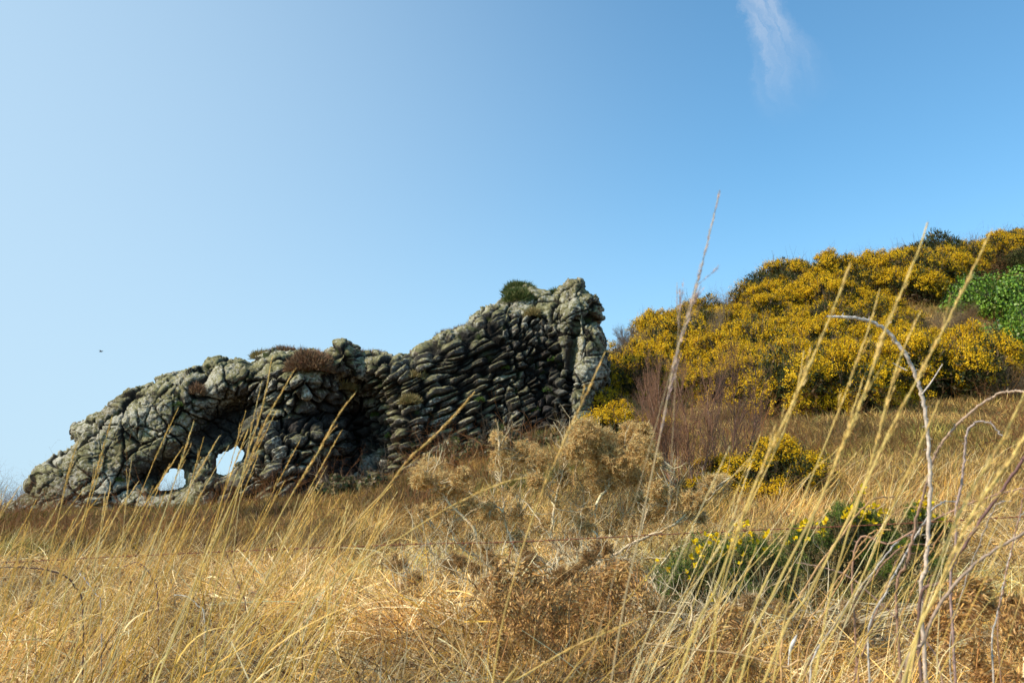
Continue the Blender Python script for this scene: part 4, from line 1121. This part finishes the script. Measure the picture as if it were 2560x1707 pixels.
def front_gorse(clumps, flowers, Yd, label, seed, nm='gorse_bush', dens=1.0, fs=.018):
    r = np.random.default_rng(seed); st = MB(); sp = MB(); FL = []
    c0 = at(clumps[0][0], clumps[0][1], Yd); base = np.array([c0[0], Yd, gz(c0[0], Yd)[0]])
    tips = []
    for (px, row, R, n_) in clumps:
        c = at(px, row, Yd + r.uniform(-.1, .1)); Rw = R / F_PX * Yd
        for _ in range(int(n_ * dens)):
            e = c + unit(r.normal(size=3)) * Rw * r.uniform(.35, 1.05)
            s0 = np.array([c[0] + r.normal(0, Rw * .4), c[1] + r.normal(0, Rw * .4), max(gz(c[0], c[1])[0], c[2] - Rw * 1.9)])
            P = smooth_path([s0, (s0 + e) / 2 + r.normal(0, .03, 3), e], 5)
            tube(st, P, np.linspace(.004, .0016, len(P)), vary((.13, .12, .05), len(P), r), 4)
            m = 120; t = 1 - r.uniform(0, .55, m) ** 1.0; t *= (len(P) - 1); i = np.minimum(t.astype(int), len(P) - 2); f = (t - i)[:, None]
            q = P[i] * (1 - f) + P[i + 1] * f
            d = unit(r.normal(size=(m, 3)) + unit(P[-1] - P[-3]) * .35)
            low = ((q[:, 2] - c[2]) < -Rw * r.uniform(.2, .8)); q = q + r.normal(0, .008, q.shape)
            col = pickcol(r, m, [(.09, .15, .015), (.18, .26, .035), (.04, .08, .01), (.30, .32, .06)], [4, 3, 3, 1.5])
            col[low] = pickcol(r, m, [(.05, .08, .02), (.34, .22, .09), (.16, .10, .045)], [2, 3, 2])[low]
            spikes(sp, q, d, r.uniform(.012, .028, m), r.uniform(.0020, .0038, m), col, r)
            tips.append(P[-1])
    tips = np.array(tips)
    for (px, row) in flowers:
        for _ in range(r.integers(1, 3)):
            p = at(px + r.normal(0, 1.2), row + r.normal(0, 1.2), Yd)
            k = np.argsort(((tips - p)[:, [0, 2]] ** 2).sum(1))[:6]; k = k[np.argmin(tips[k, 1])]
            p[1] = min(tips[k, 1], Yd) - .015
            p = CAM + (p - CAM)
            fl = MB(); FL.append(fl); flower(fl, p, fs * r.uniform(1.2, 1.7), r, np.array([.95, .66, .015]) * r.uniform(.85, 1.05))
            d = p - [0, 0, .03]; tube(st, np.array([d, p]), .0012, (.13, .14, .05), 3)
    root = empty(nm, base)
    link('stems', st.mesh('stems', M_DRY, base), root); link('spines', sp.mesh('spines', M_GORSE, base), root); [link('flower', f_.mesh('flower', M_FLOW, base), root) for f_ in FL]
    tag(root, label, 'gorse bush')
def zE(l): return [(600 + x * .18034, 400 + y * .18034) for x, y in l]
r = np.random.default_rng(9)
F1 = zE([(250, 970), (315, 890), (365, 940), (402, 915), (425, 940), (470, 970), (480, 870), (515, 780), (535, 835), (545, 815), (573, 765), (535, 865), (600, 800), (622, 790), (620, 755), (640, 750), (580, 890), (655, 860), (690, 760), (712, 780), (735, 825), (745, 770), (765, 745), (760, 700), (775, 690), (805, 740), (760, 800), (775, 780), (730, 905), (758, 858), (855, 800), (875, 828), (900, 830), (893, 765), (925, 745), (600, 1080), (372, 1180), (418, 1220), (505, 920), (830, 765), (700, 820), (650, 800), (595, 765)])
front_gorse([(672, 575, 26, 60), (688, 562, 26, 60), (712, 548, 26, 80), (735, 545, 26, 80), (760, 548, 24, 70), (672, 600, 22, 45), (700, 580, 30, 60), (780, 556, 24, 60), (730, 575, 32, 50), (765, 580, 30, 45)], F1, 5.5,
            'green spiny gorse bush with scattered yellow flowers below the wire, left clump', 1, dens=.55)
F2 = zE([(1090, 695), (1105, 685), (1120, 690), (1140, 695), (1190, 680), (1200, 690), (1185, 720), (1185, 750), (1105, 770), (1045, 770), (1060, 725), (1020, 780), (1330, 610), (1320, 640), (1345, 650), (1370, 635), (1300, 660), (1430, 515), (1440, 510), (1360, 610), (1440, 640), (1450, 665), (1430, 690), (1460, 600), (1500, 590), (1520, 610), (1545, 620), (1580, 630), (1555, 655), (1510, 660), (1480, 630), (1460, 690), (1490, 690), (1330, 740), (1310, 735), (1335, 770), (1540, 680), (1415, 660), (1395, 680), (1505, 730)])
front_gorse([(798, 532, 18, 55), (815, 536, 22, 60), (840, 512, 16, 55), (853, 508, 14, 40), (862, 520, 20, 65), (878, 520, 18, 60), (842, 535, 24, 60), (865, 545, 24, 50), (890, 530, 14, 35), (815, 560, 26, 45)], F2, 5.8,
            'green spiny gorse bush crowded with yellow flowers behind the wire, middle clump', 2, fs=.021, dens=.62)
F3 = zE([(1740, 560), (1755, 550), (1770, 565), (1735, 580), (1760, 590), (1780, 600), (1750, 610), (1720, 600), (1700, 625), (1715, 635), (1790, 620), (1800, 650), (1810, 670), (1830, 650), (1870, 690), (1890, 690), (1880, 670), (1790, 640), (1765, 620), (1750, 575), (1740, 600), (1625, 830), (1660, 820), (1780, 580)])
front_gorse([(915, 512, 12, 45), (922, 520, 13, 45), (908, 540, 14, 30), (938, 524, 8, 20), (900, 548, 14, 25), (935, 558, 12, 20), (880, 566, 16, 30)], F3, 5.6,
            'small green gorse sprig with bright yellow flowers, rightmost by the pale cane', 3, fs=.020)

# ---------------------------------------------------------------- barbed wire
M_RUST, nt = new_mat('rusty_wire'); n = N(nt)
pos = n('ShaderNodeNewGeometry').outputs['Position']
c = ramp(n, n('ShaderNodeTexNoise', Vector=pos, Scale=60.0, Detail=4.0).outputs['Fac'], [(.3, (.10, .035, .018)), (.55, (.26, .09, .04)), (.75, (.36, .15, .07))])
p = n('ShaderNodeBsdfPrincipled', Base_Color=c, Roughness=.85); nt.links.new(p.outputs[0], n('ShaderNodeOutputMaterial').inputs[0])
def barbed(name, pts, label, rad=.0022, barb=.0085):
    W = np.array([at(a, b, Y) for a, b, Y in pts]); P = smooth_path(W, 60)
    s = np.concatenate([[0], np.cumsum(np.linalg.norm(np.diff(P, axis=0), axis=1))])
    m = int(s[-1] / .012); u = np.linspace(0, s[-1], m); C = np.stack([np.interp(u, s, P[:, k]) for k in range(3)], 1)
    root = empty(name, C[0])
    for ph in (0, math.pi):
        mb = MB(); a = u * 2 * math.pi / .07 + ph
        Q = C + np.stack([np.zeros(m), np.cos(a), np.sin(a)], 1) * rad * .9
        tube(mb, Q, rad * .8, (.3, .1, .05), 4); link('strand', mb.mesh('strand', M_RUST, C[0]), root)
    x = .05; r = np.random.default_rng(3)
    while x < s[-1]:
        c = np.array([np.interp(x, s, P[:, k]) for k in range(3)]); mb = MB(); T = unit(P[-1] - P[0])
        th = np.linspace(0, 4 * math.pi, 15); hel = c + T * ((th / 12.56 - .5) * .014)[:, None] + np.stack([0 * th, np.cos(th), np.sin(th)], 1) * rad * 2.1
        tube(mb, hel, rad * .75, (.3, .1, .05), 4)
        for sg in (-1, 1):
            d = unit(np.array([r.normal(0, .4), r.normal(0, .6), sg]))
            tube(mb, np.array([c, c + d * barb, c + d * barb * 1.8]), [rad * .75, rad * .6, rad * .1], (.3, .1, .05), 4)
            d = unit(np.array([r.normal(0, .5), sg, r.normal(0, .6)]))
            tube(mb, np.array([c, c + d * barb * 1.7]), [rad * .7, rad * .1], (.3, .1, .05), 4)
        link('barb', mb.mesh('barb', M_RUST, C[0]), root)
        x += r.uniform(.095, .125)
    tag(root, label, 'barbed wire')
barbed('barbed_wire', [(-60, 565, 7.6), (200, 552, 6.9), (400, 544, 6.2), (520, 541, 5.9), (700, 532, 5.6), (880, 524, 5.4), (1024, 516, 5.3), (1100, 512, 5.25)],
       'rusty barbed wire strung across the foreground in front of the dead gorse')
barbed('barbed_wire', [(330, 598, 6.5), (520, 602, 5.9), (700, 624, 5.55), (880, 628, 5.4), (1024, 628, 5.3), (1100, 627, 5.25)],
       'lower rusty barbed wire sunk in the straw below the other one', .0018)
def loose(pts, label, rad):
    P = smooth_path([at(*q) for q in pts], 10); mb = MB(); tube(mb, P, rad, (.2, .08, .04), 5)
    o = link('wire_tail', mb.mesh('wire_tail', M_RUST, P[0]), None, P[0]); tag(o, label, 'wire')
loose([(514, 540, 5.9), (509, 558, 5.88), (511, 575, 5.9), (519, 588, 5.95), (529, 596, 6.0)], 'loose rusty wire tail hanging in a curve from the upper barbed wire', .003)

# ---------------------------------------------------------------- bramble canes
M_CANE = mat_plant('cane_bark', trans=0, rough=.6, noise=90.0)
def zF(X, Y): return X / 2.2969, Y / 2.2969
def cane(pts, Ys, r0, r1, col, label, seed, thorns=9, side=(), rootit=True, colend=None):
    r = np.random.default_rng(seed); n_ = len(pts); Yk = np.linspace(Ys[0], Ys[1], n_)
    W = [at(*zF(*p_), y) for p_, y in zip(pts, Yk)]
    if rootit:
        b = W[-1]; W.append(np.array([b[0] + .02, b[1] + .05, gz(b[0], b[1])[0] - .03]))
    P = smooth_path(W, 9); P = P + r.normal(0, .0012, P.shape)
    mb = MB(); rr = np.interp(np.linspace(0, 1, len(P)), [0, .12, .4, 1], [r0, r0 * 1.8 if r0 < r1 * .5 else r0, r1 * .85, r1])
    cc = np.linspace(0, 1, len(P))[:, None] * np.array(colend if colend is not None else col) + (1 - np.linspace(0, 1, len(P)))[:, None] * np.array(col)
    tube(mb, P, rr, cc * r.uniform(.85, 1.12, (len(P), 1)), 8)
    base = P[-1].copy(); root = empty('bramble_cane', base); link('stem', mb.mesh('stem', M_CANE, base, True), root)
    tb = MB(); s = np.concatenate([[0], np.cumsum(np.linalg.norm(np.diff(P, axis=0), axis=1))]); x = .05
    while x < s[-1]:
        i = min(np.searchsorted(s, x), len(P) - 1); T = unit(P[i] - P[i - 1]); d = unit(np.cross(T, r.normal(size=3))); q = P[i]
        L = r.uniform(.005, .009); tube(tb, np.array([q + d * rr[i] * .7, q + d * (rr[i] + L * .6) + T * .001, q + d * (rr[i] + L) + T * .003]), [.0017, .0009, .0002], cc[i] * .8, 4)
        x += r.uniform(.4, 1.6) / (thorns * 4)
    link('thorns', tb.mesh('thorns', M_CANE, base), root)
    for sp_ in side:
        P2 = smooth_path([at(*zF(*p_), Ys[0] * .5 + Ys[1] * .5) for p_ in sp_], 6); m2 = MB(); tube(m2, P2, np.linspace(r1 * .4, r1 * .2, len(P2)), cc[len(cc) // 2], 5)
        link('side_shoot', m2.mesh('side_shoot', M_CANE, base), root)
    tag(root, label, 'bramble cane')
GREYP = (.74, .64, .54); BRD = (.34, .19, .12); PURP = (.22, .11, .10)
cane([(1899, 726), (1925, 727), (1962, 729), (2000, 737), (2035, 758), (2070, 798), (2095, 840), (2112, 890), (2127, 960), (2134, 1040), (2136, 1110), (2133, 1200), (2127, 1300), (2118, 1420)], (2.55, 2.7), .0024, .0056, GREYP,
     'tall pale grey thorny cane arching over to the left against the yellow gorse', 1, 11, [[(2083, 850), (2060, 838), (2050, 832)], [(2117, 905), (2140, 875), (2165, 835)], [(2030, 765), (2040, 745), (2048, 738)]], colend=(.64, .48, .36))
cane([(2365, 900), (2330, 898), (2290, 906), (2235, 942), (2185, 988), (2150, 1040), (2128, 1110), (2105, 1190), (2085, 1290), (2060, 1400)], (2.5, 2.9), .003, .0042, (.50, .36, .25), 'brown thorny cane reaching right from the foot of the pale arching cane', 2, 12, colend=BRD)
cane([(2300, 1000), (2275, 972), (2245, 968), (2222, 990), (2215, 1050), (2208, 1110), (2195, 1180), (2195, 1280), (2185, 1400)], (2.7, 2.8), .002, .0038, (.46, .37, .32), 'short hooked thorny cane right of the pale arching cane', 3, 12, colend=(.38, .24, .2))
cane([(2400, 960), (2352, 1050), (2290, 1140), (2230, 1230), (2165, 1330), (2110, 1440)], (2.3, 2.6), .0035, .0045, PURP, 'dark purple-brown cane slanting in from the right edge', 4, 14, colend=(.20, .12, .09))
cane([(2400, 1190), (2330, 1235), (2245, 1290), (2170, 1370), (2120, 1470), (2080, 1600)], (2.2, 2.3), .0030, .0042, (.42, .30, .22), 'thick grey cane low in the right corner', 5, 9, colend=(.36, .24, .16))
cane([(2400, 1110), (2290, 1135), (2170, 1180), (2050, 1245), (1960, 1300)], (2.7, 2.9), .002, .003, (.46, .27, .17), 'thin reddish cane crossing low behind the tall grass on the right', 6, 14, colend=(.4, .22, .14))
cane([(1480, 1475), (1600, 1490), (1700, 1502), (1800, 1530), (1855, 1555)], (3.0, 3.0), .003, .0038, (.60, .40, .20), 'smooth orange-brown stem lying across the bottom right of the straw', 7, 1, colend=(.58, .34, .15))
cane([(1830, 1290), (1900, 1305), (1960, 1330), (2080, 1440), (2160, 1540)], (3.3, 3.2), .0015, .003, (.40, .25, .18), 'thin brown cane in front of the green gorse', 8, 12)
cane([(-10, 1302), (60, 1302), (110, 1308), (150, 1322), (170, 1345), (190, 1400)], (4.2, 4.3), .002, .0035, (.16, .09, .07), 'dark thorny cane bowed over the straw at the left edge', 9, 12)
cane([(285, 1300), (312, 1290), (335, 1303), (350, 1330), (362, 1375)], (5.0, 5.0), .002, .003, (.20, .10, .08), 'small dark arched cane in the left grass', 10, 12)
cane([(400, 1365), (428, 1368), (452, 1388), (470, 1430)], (4.4, 4.4), .003, .0035, (.62, .52, .38), 'pale hooked stem in the left straw', 11, 2)
cane([(182, 1315), (200, 1335), (220, 1365), (232, 1400)], (4.4, 4.4), .003, .003, (.62, .50, .42), 'short straight pale stem leaning left in the straw', 12, 2)
cane([(520, 1270), (535, 1310), (552, 1355), (565, 1400)], (5.2, 5.2), .002, .003, (.20, .10, .07), 'dark straight cane standing in the straw left of centre', 13, 10)

q_ = np.random.default_rng(88)
for k in range(12):
    x0 = q_.uniform(2020, 2420); y0 = q_.uniform(1120, 1330); dx = q_.uniform(-330, -60); w_ = q_.uniform(15, 70)
    lb = ['thin brown thorny cane tangled among the stalks at the right edge', 'thin orange-brown thorny cane tangled among the stalks at the right edge', 'thin greyish thorny cane tangled among the stalks at the right edge'][k % 3]
    cane([(x0, y0), (x0 + dx * .25, y0 + w_ * .2), (x0 + dx * .5, y0 + 90), (x0 + dx * .8, y0 + 210), (x0 + dx, y0 + 360)], (q_.uniform(2.3, 3.4), q_.uniform(2.6, 3.4)), .0014, q_.uniform(.0022, .0034), [(.34, .19, .11), (.56, .32, .13), (.50, .42, .34)][k % 3], lb, 40 + k, 12)
for o in COL.objects:
    if 'tangled among the stalks' in o.get('label', ''): o['group'] = 'thin canes tangled at the right edge'
# ---------------------------------------------------------------- dead bracken
M_BRK = mat_plant('dead_bracken', trans=.2, rough=.7)
def frond(P, mb, r, L0=.16):
    """pinnate frond along path P with curled pinnules"""
    n_ = len(P); T = unit(np.gradient(P, axis=0)); sd_ = unit(np.cross(T, [0.2, -1, .3]))
    for i in range(2, n_, 1):
        t = i / n_; L = L0 * math.sin(math.pi * min(1, .25 + .75 * t)) * (1 - .6 * t) * 1.7
        for s in (-1, 1):
            d = unit(sd_[i] * s + T[i] * .6 + r.normal(0, .15, 3)); m = 9; u = np.linspace(0, 1, m)[:, None]
            Q = P[i] + d * L * u + np.array([0, 0, -1]) * L * .55 * u ** 2 + r.normal(0, .002, (m, 3))
            tube(mb, Q, .0008, (.22, .11, .05), 3)
            for s2 in (-1, 1):
                D = unit(np.cross(d, [0, -1, .4]) * s2 + d * .3 + r.normal(0, .3, (m, 3)))
                spikes(mb, Q, D, L * .30 * (1 - u[:, 0] * .6), .009, pickcol(r, m, [(.60, .33, .10), (.36, .19, .07), (.70, .45, .18)], [4, 3, 2]), r)
def bracken(base_px, base_row, tip_px, tip_row, Y, label, seed, nf=5, stemcol=(.46, .22, .07)):
    r = np.random.default_rng(seed); b = at(base_px, base_row, Y); b[2] = gz(b[0], Y)[0]; e = at(tip_px, tip_row, Y + .1)
    mb = MB(); P = smooth_path([b, b * .5 + e * .5 + r.normal(0, .02, 3), e], 8); tube(mb, P, np.linspace(.0035, .0018, len(P)), vary(stemcol, len(P), r, .1), 6)
    root = empty('dead_bracken', b); link('stem', mb.mesh('stem', M_CANE, b, True), root)
    for k in range(nf):
        t = r.uniform(.3, 1); q = P[int(t * (len(P) - 1))]; a = r.uniform(-1, 1)
        Q = smooth_path([q, q + [a * .10, r.normal(0, .06), .05], q + [a * .22, r.normal(0, .1), -.04], q + [a * .27, 0, -.14]], 6)
        m2 = MB(); tube(m2, Q, .0014, (.30, .15, .06), 4); frond(Q, m2, r, .09); link('frond', m2.mesh('frond', M_BRK, b), root)
    tag(root, label, 'bracken')
bracken(460, 690, 505, 560, 4.2, 'orange dead bracken stem leaning right, leftmost of the brown ones', 1, 3)
bracken(478, 690, 525, 576, 4.2, 'orange dead bracken stem just left of the bush foot', 2, 4)
bracken(575, 690, 612, 577, 4.3, 'tall rust-coloured bracken stem right of the bush trunk', 3, 5)
bracken(598, 660, 640, 560, 4.4, 'thin orange bracken stem reaching to the gorse', 4, 4)
bracken(540, 670, 560, 600, 4.6, 'curled brown bracken fronds under the dead gorse', 5, 8)
bracken(565, 680, 590, 610, 4.5, 'dense brown bracken fronds at the bush foot', 6, 8)
bracken(520, 660, 535, 588, 4.8, 'brown bracken fronds left of the bush trunk', 7, 7)
bracken(605, 685, 595, 640, 4.0, 'low brown bracken at the bottom centre', 8, 7)
bracken(960, 690, 985, 590, 3.6, 'brown bracken fronds in the bottom right behind the stalks', 9, 7)
bracken(1000, 680, 1015, 600, 3.8, 'brown bracken at the right edge', 10, 7)
bracken(738, 690, 742, 620, 4.0, 'brown bracken below the green gorse', 11, 6)

# pale dry leaf caught on the stalks
mb = MB(); L_ = at(796, 640, 3.0)
pts = smooth_path([at(788, 668, 3.0), at(790, 650, 3.0), at(797, 634, 2.98)], 6); tube(mb, pts, [.0015] * 4 + list(np.linspace(.0015, .0062, len(pts) - 8)) + [.006, .005, .0035, .001], (.78, .72, .66), 7)
o = link('dry_leaf', mb.mesh('dry_leaf', M_CANE, L_, True), None, L_); tag(o, 'whitish rolled dry leaf standing in the straw below the green gorse', 'leaf')

# far-off bird
mb = MB(); b = at(101, 351, 130.0)
tube(mb, np.array([b - [.28, 0, .02], b - [.18, 0, 0], b, b + [.16, 0, .03], b + [.24, 0, .05], b + [.30, 0, .045]]), [.01, .06, .085, .06, .045, .01], (.05, .05, .06), 8)
root = empty('bird', b); link('body', mb.mesh('body', M_WOOD, b, True), root)
for s in (-1, 1):
    mb = MB(); mb.add([b + [.08, 0, .03], b + [.03, s * .3, .13], b + [-.12, s * .55, .08], b + [-.06, s * .28, .09], b + [-.10, 0, .02]], [[0, 1, 4], [1, 3, 4], [1, 2, 3]], (.05, .05, .06))
    link('wing', mb.mesh('wing', M_WOOD, b), root)
tag(root, 'tiny dark bird far off in the pale sky above the arch', 'bird')
# ---------------------------------------------------------------- tall grass stalks
M_STALK = mat_plant('stalk_straw', trans=.12, rough=.5, spec=.4)
def stalk(path, Y, width, label, seed, head=.24, group=None, col=(.72, .52, .14), headcol=(.68, .46, .16), fluff=1.0, Ytip=None, pink=False):
    """path: pixels from tip downwards; rooted in the ground"""
    r = np.random.default_rng(seed); n_ = len(path); Ytip = Y if Ytip is None else Ytip
    W = [at(px, row, Ytip + (Y - Ytip) * k / max(1, n_ - 1)) for k, (px, row) in enumerate(path)][::-1]
    width = width * (.82 if Y < 1.9 else .92); b = W[0]; g = gz(b[0], b[1])[0]
    if b[2] > g:
        d = unit(W[0] - W[1]); d = unit(d * [1, 1, 1] + [0, 0, -.25]); t = (b[2] - g) / max(.3, -d[2])
        e = b + d * t; e[2] = gz(e[0], e[1])[0] - .03; W = [e] + W
    P = smooth_path(W, 9); s = np.concatenate([[0], np.cumsum(np.linalg.norm(np.diff(P, axis=0), axis=1))])
    m = 40; u = np.linspace(0, s[-1], m); P = np.stack([np.interp(u, s, P[:, k]) for k in range(3)], 1)
    base = P[0].copy(); root = empty('grass_stalk', base)
    mb = MB(); rad = np.linspace(width * .62, width * .26, m); cv = vary(col, m, r, .10, .03)
    cv *= np.linspace(.85, 1.05, m)[:, None]
    tube(mb, P, rad, cv, 5); 
    for kf in np.arange(.18, .8, .17):       # nodes
        i = int((kf + r.uniform(-.04, .04)) * m); tube(mb, P[i:i + 2], rad[i] * 1.45, np.array(col) * .6, 5)
    link('stem', mb.mesh('stem', M_STALK, base, True), root)
    nb = r.integers(1, 3)
    for _ in range(nb):                      # dry leaf blades peeling from the stem
        lb_ = MB(); i = int(r.uniform(.2, .62) * m); T = unit(P[i + 1] - P[i]); dd = unit(T + unit(r.normal(size=3)) * .35); Lb = r.uniform(.14, .34) * min(1, s[-1])
        blades(lb_, P[i][None], dd[None], Lb, width * r.uniform(.8, 1.5), np.array([[r.normal(.05, .08), r.normal(0, .05), -Lb * r.uniform(.1, .7)]]), vary(np.array(col) * .95, 1, r), 8, r, .08)
        link('leaf_blade', lb_.mesh('leaf_blade', M_STALK, base), root)
    hb = MB(); L = s[-1]; hl = min(head, L * .4)
    k = int(150 * hl / .24 * fluff); t = L - hl * r.uniform(0, 1, k) ** .85
    q = np.stack([np.interp(t, u, P[:, j]) for j in range(3)], 1); T = unit(P[-1] - P[-6])
    f = (L - t) / hl
    off = np.sin(np.clip(f * 3.0, 0.25, 3.0)) * width * .85
    d = unit(np.cross(T, r.normal(size=(k, 3)))); q = q + d * (off * r.uniform(0, 1, k))[:, None]
    hc = np.array(headcol); 
    spikes(hb, q, T + d * .2, r.uniform(.006, .013, k) * (width / .003) ** .5, r.uniform(.0012, .0022, k) * (width / .003) ** .7, vary(hc, k, r, .25), r)
    for _ in range(int(3 * fluff)):      # short erect side branches
        i = r.uniform(.35, .95); tt = L - hl * i; p0 = np.array([np.interp(tt, u, P[:, j]) for j in range(3)]); dd = unit(T + unit(r.normal(size=3)) * .22); bl = r.uniform(.03, .07)
        tube(hb, np.array([p0, p0 + dd * bl]), [width * .2, width * .12], hc, 3)
        kk = 14; ff = r.uniform(.2, 1, kk)[:, None]; spikes(hb, p0 + dd * bl * ff, dd + r.normal(0, .25, (kk, 3)), .009, .0018, vary(hc, kk, r), r)
    link('seed_head', hb.mesh('seed_head', M_STALK, base), root)
    tag(root, label, 'grass stalk', group); return root

PK = (.60, .42, .36)
near = [
 ([(720, 190), (706, 248), (690, 310), (677, 350), (672, 375), (657, 450), (640, 530), (610, 690)], 1.55, .0036, 'tallest grass stalk with a pinkish feathery tip high against the sky', .42, PK),
 ([(605, 352), (588, 390), (568, 432), (535, 510), (508, 600), (490, 700)], 1.75, .0040, 'tall stalk whose seed head crosses the foot of the rock pillar', .30, None),
 ([(849, 266), (835, 305), (815, 352), (793, 402), (770, 450), (750, 497), (715, 590), (672, 700)], 1.35, .0042, 'thick blurred stalk crossing the middle of the yellow gorse', .45, None),
 ([(928, 222), (915, 260), (902, 290), (880, 344), (862, 400), (838, 455), (818, 505), (770, 600), (735, 700)], 1.30, .0042, 'tall blurred stalk whose tip stands above the hill skyline', .40, None),
 ([(989, 235), (968, 280), (950, 316), (930, 355), (913, 387), (885, 440), (858, 500), (800, 610), (757, 700)], 1.35, .0040, 'tall pale stalk ending on the skyline at the upper right', .38, None),
 ([(919, 314), (905, 345), (897, 365), (887, 400), (876, 445), (860, 497), (840, 560), (812, 700)], 1.45, .0034, 'slimmer stalk ending in front of the bramble slope', .3, None),
 ([(939, 400), (921, 443), (898, 493), (870, 560), (830, 640), (805, 700)], 1.5, .0032, 'stalk just right of the base of the white cane', .2, None),
 ([(1032, 375), (1010, 425), (993, 455), (969, 495), (940, 560), (905, 700)], 1.4, .0044, 'stalk leaning at the right edge, upper one', .3, None),
 ([(1036, 415), (1010, 460), (977, 505), (950, 560), (925, 620), (900, 700)], 1.3, .0050, 'thick stalk at the right edge, lower one', .3, None),
 ([(863, 378), (850, 420), (838, 455), (820, 500), (800, 560), (770, 700)], 1.7, .0030, 'thin stalk behind the pair in front of the gorse', .2, None),
 ([(880, 288), (868, 330), (853, 372), (835, 420), (790, 530), (722, 700)], 1.55, .0030, 'faint thin stalk among the tall ones over the gorse', .25, None),
 ([(804, 350), (796, 395), (780, 440), (752, 500), (735, 545), (700, 700)], 1.6, .0034, 'short bent stalk below the blurred pair', .2, None),
 ([(475, 391), (440, 430), (409, 458), (385, 490), (360, 517), (320, 575), (270, 700)], 2.3, .0048, 'arching stalk rising in front of the layered rock face', .30, None),
 ([(528, 477), (500, 483), (450, 506), (400, 537), (360, 562), (290, 620), (240, 700)], 2.2, .0036, 'low arching stalk bowed across the dead gorse', .22, None),
 ([(642, 617), (610, 630), (575, 645), (545, 662), (505, 686), (490, 700)], 1.9, .0038, 'stalk lying low at the bottom centre', .2, None),
 ([(677, 282), (677, 305), (679, 330), (676, 370)], 1.57, .0016, 'short faint pink stalk tip left of the tallest one', .16, PK),
 ([(708, 298), (698, 308), (688, 318), (678, 345)], 1.56, .0014, 'short pink spray branching right of the tallest stalk', .12, PK),
 ([(355, 393), (338, 415), (318, 452), (300, 480), (275, 525), (240, 600), (205, 700)], 2.5, .0046, 'stalk crossing the dark hollow of the rock, seed head at the cave top', .30, None),
 ([(272, 357), (266, 390), (258, 422), (247, 455), (235, 505), (215, 590), (195, 700)], 2.7, .0040, 'upright stalk reaching to the crest of the arch', .32, None),
 ([(294, 370), (280, 395), (266, 420), (250, 458), (228, 510), (195, 590), (150, 700)], 2.6, .0040, 'leaning stalk whose tip meets the rusty heather', .32, None),
 ([(112, 416), (104, 445), (95, 475), (85, 512), (70, 570), (45, 700)], 3.0, .0042, 'stalk over the left end of the arch, tip highest there', .28, None),
 ([(78, 440), (68, 475), (60, 510), (48, 560), (20, 700)], 3.0, .0042, 'stalk in front of the left tip of the rock', .22, None),
]
for k, (path, Y, w_, lb, hd, hc) in enumerate(near):
    col = (.86, .60, .17) if k not in (1, 12) else (.80, .52, .14)
    stalk(path, Y, w_, lb, 500 + k, hd, None, col if hc is None else (.62, .46, .24), headcol=hc or (.78, .52, .15) if Y < 1.8 and k != 1 else (hc or (.76, .48, .15)))
G1 = 'tall grass stalks leaning right before the arch'; L1 = 'tall straw grass stalk leaning right in the stand left of the dead gorse'
tips = [(178, 408, 25), (194, 421, 17), (204, 436, 19), (183, 446, 32), (219, 436, 30), (246, 410, 17), (248, 429, 20), (229, 445, 28), (277, 409, 27), (341, 431, 30), (326, 467, 28), (343, 493, 38), (104, 455, 18), (132, 456, 6), (271, 500, 22), (211, 502, 24), (262, 380, 14), (300, 440, 26), (258, 455, 22), (238, 470, 20), (165, 470, 20), (150, 500, 24), (60, 500, 24), (30, 520, 22), (85, 520, 26), (120, 505, 22), (190, 490, 24), (285, 480, 27)]
r = np.random.default_rng(77)
for _ in range(110):
    tips.append((r.uniform(-30, 400), r.uniform(480, 600), r.normal(27, 8)))
for k, (px, row, a) in enumerate(tips):
    Y = r.uniform(2.6, 4.2) if k > 27 else r.uniform(2.5, 3.3)
    a = math.radians(a + r.normal(0, 2)); path = []; q = np.array([px, row], float); bend = r.uniform(-.05, .02)
    while q[1] < 700:
        path.append(tuple(q)); q = q + np.array([-math.sin(a), math.cos(a)]) * 45; a += bend * .8
    path.append(tuple(q))
    stalk(path, Y, r.uniform(.0020, .0042) * (Y / 3) ** .5, L1, 2000 + k, r.uniform(.14, .28), G1, [(.90, .58, .13), (.98, .74, .32), (.82, .48, .07)][k % 3], headcol=(.86, .56, .17), fluff=.8)
G2 = 'dry stalks crowded in the bottom right'; L2 = 'straight dry stalk in the crowded sheaf at the bottom right'
for k in range(46):
    px = r.uniform(700, 1060); row = r.uniform(430, 610); a = math.radians(r.normal(28, 9)); Y = r.uniform(1.5, 3.2); path = []; q = np.array([px, row])
    while q[1] < 700:
        path.append(tuple(q)); q = q + np.array([-math.sin(a), math.cos(a)]) * 45; a -= .015
    path.append(tuple(q))
    stalk(path, Y, r.uniform(.0014, .0030), L2, 3000 + k, r.uniform(.08, .18), G2, [(.88, .60, .16), (.96, .76, .38), (.80, .50, .10)][k % 3], headcol=(.84, .58, .2), fluff=.6)
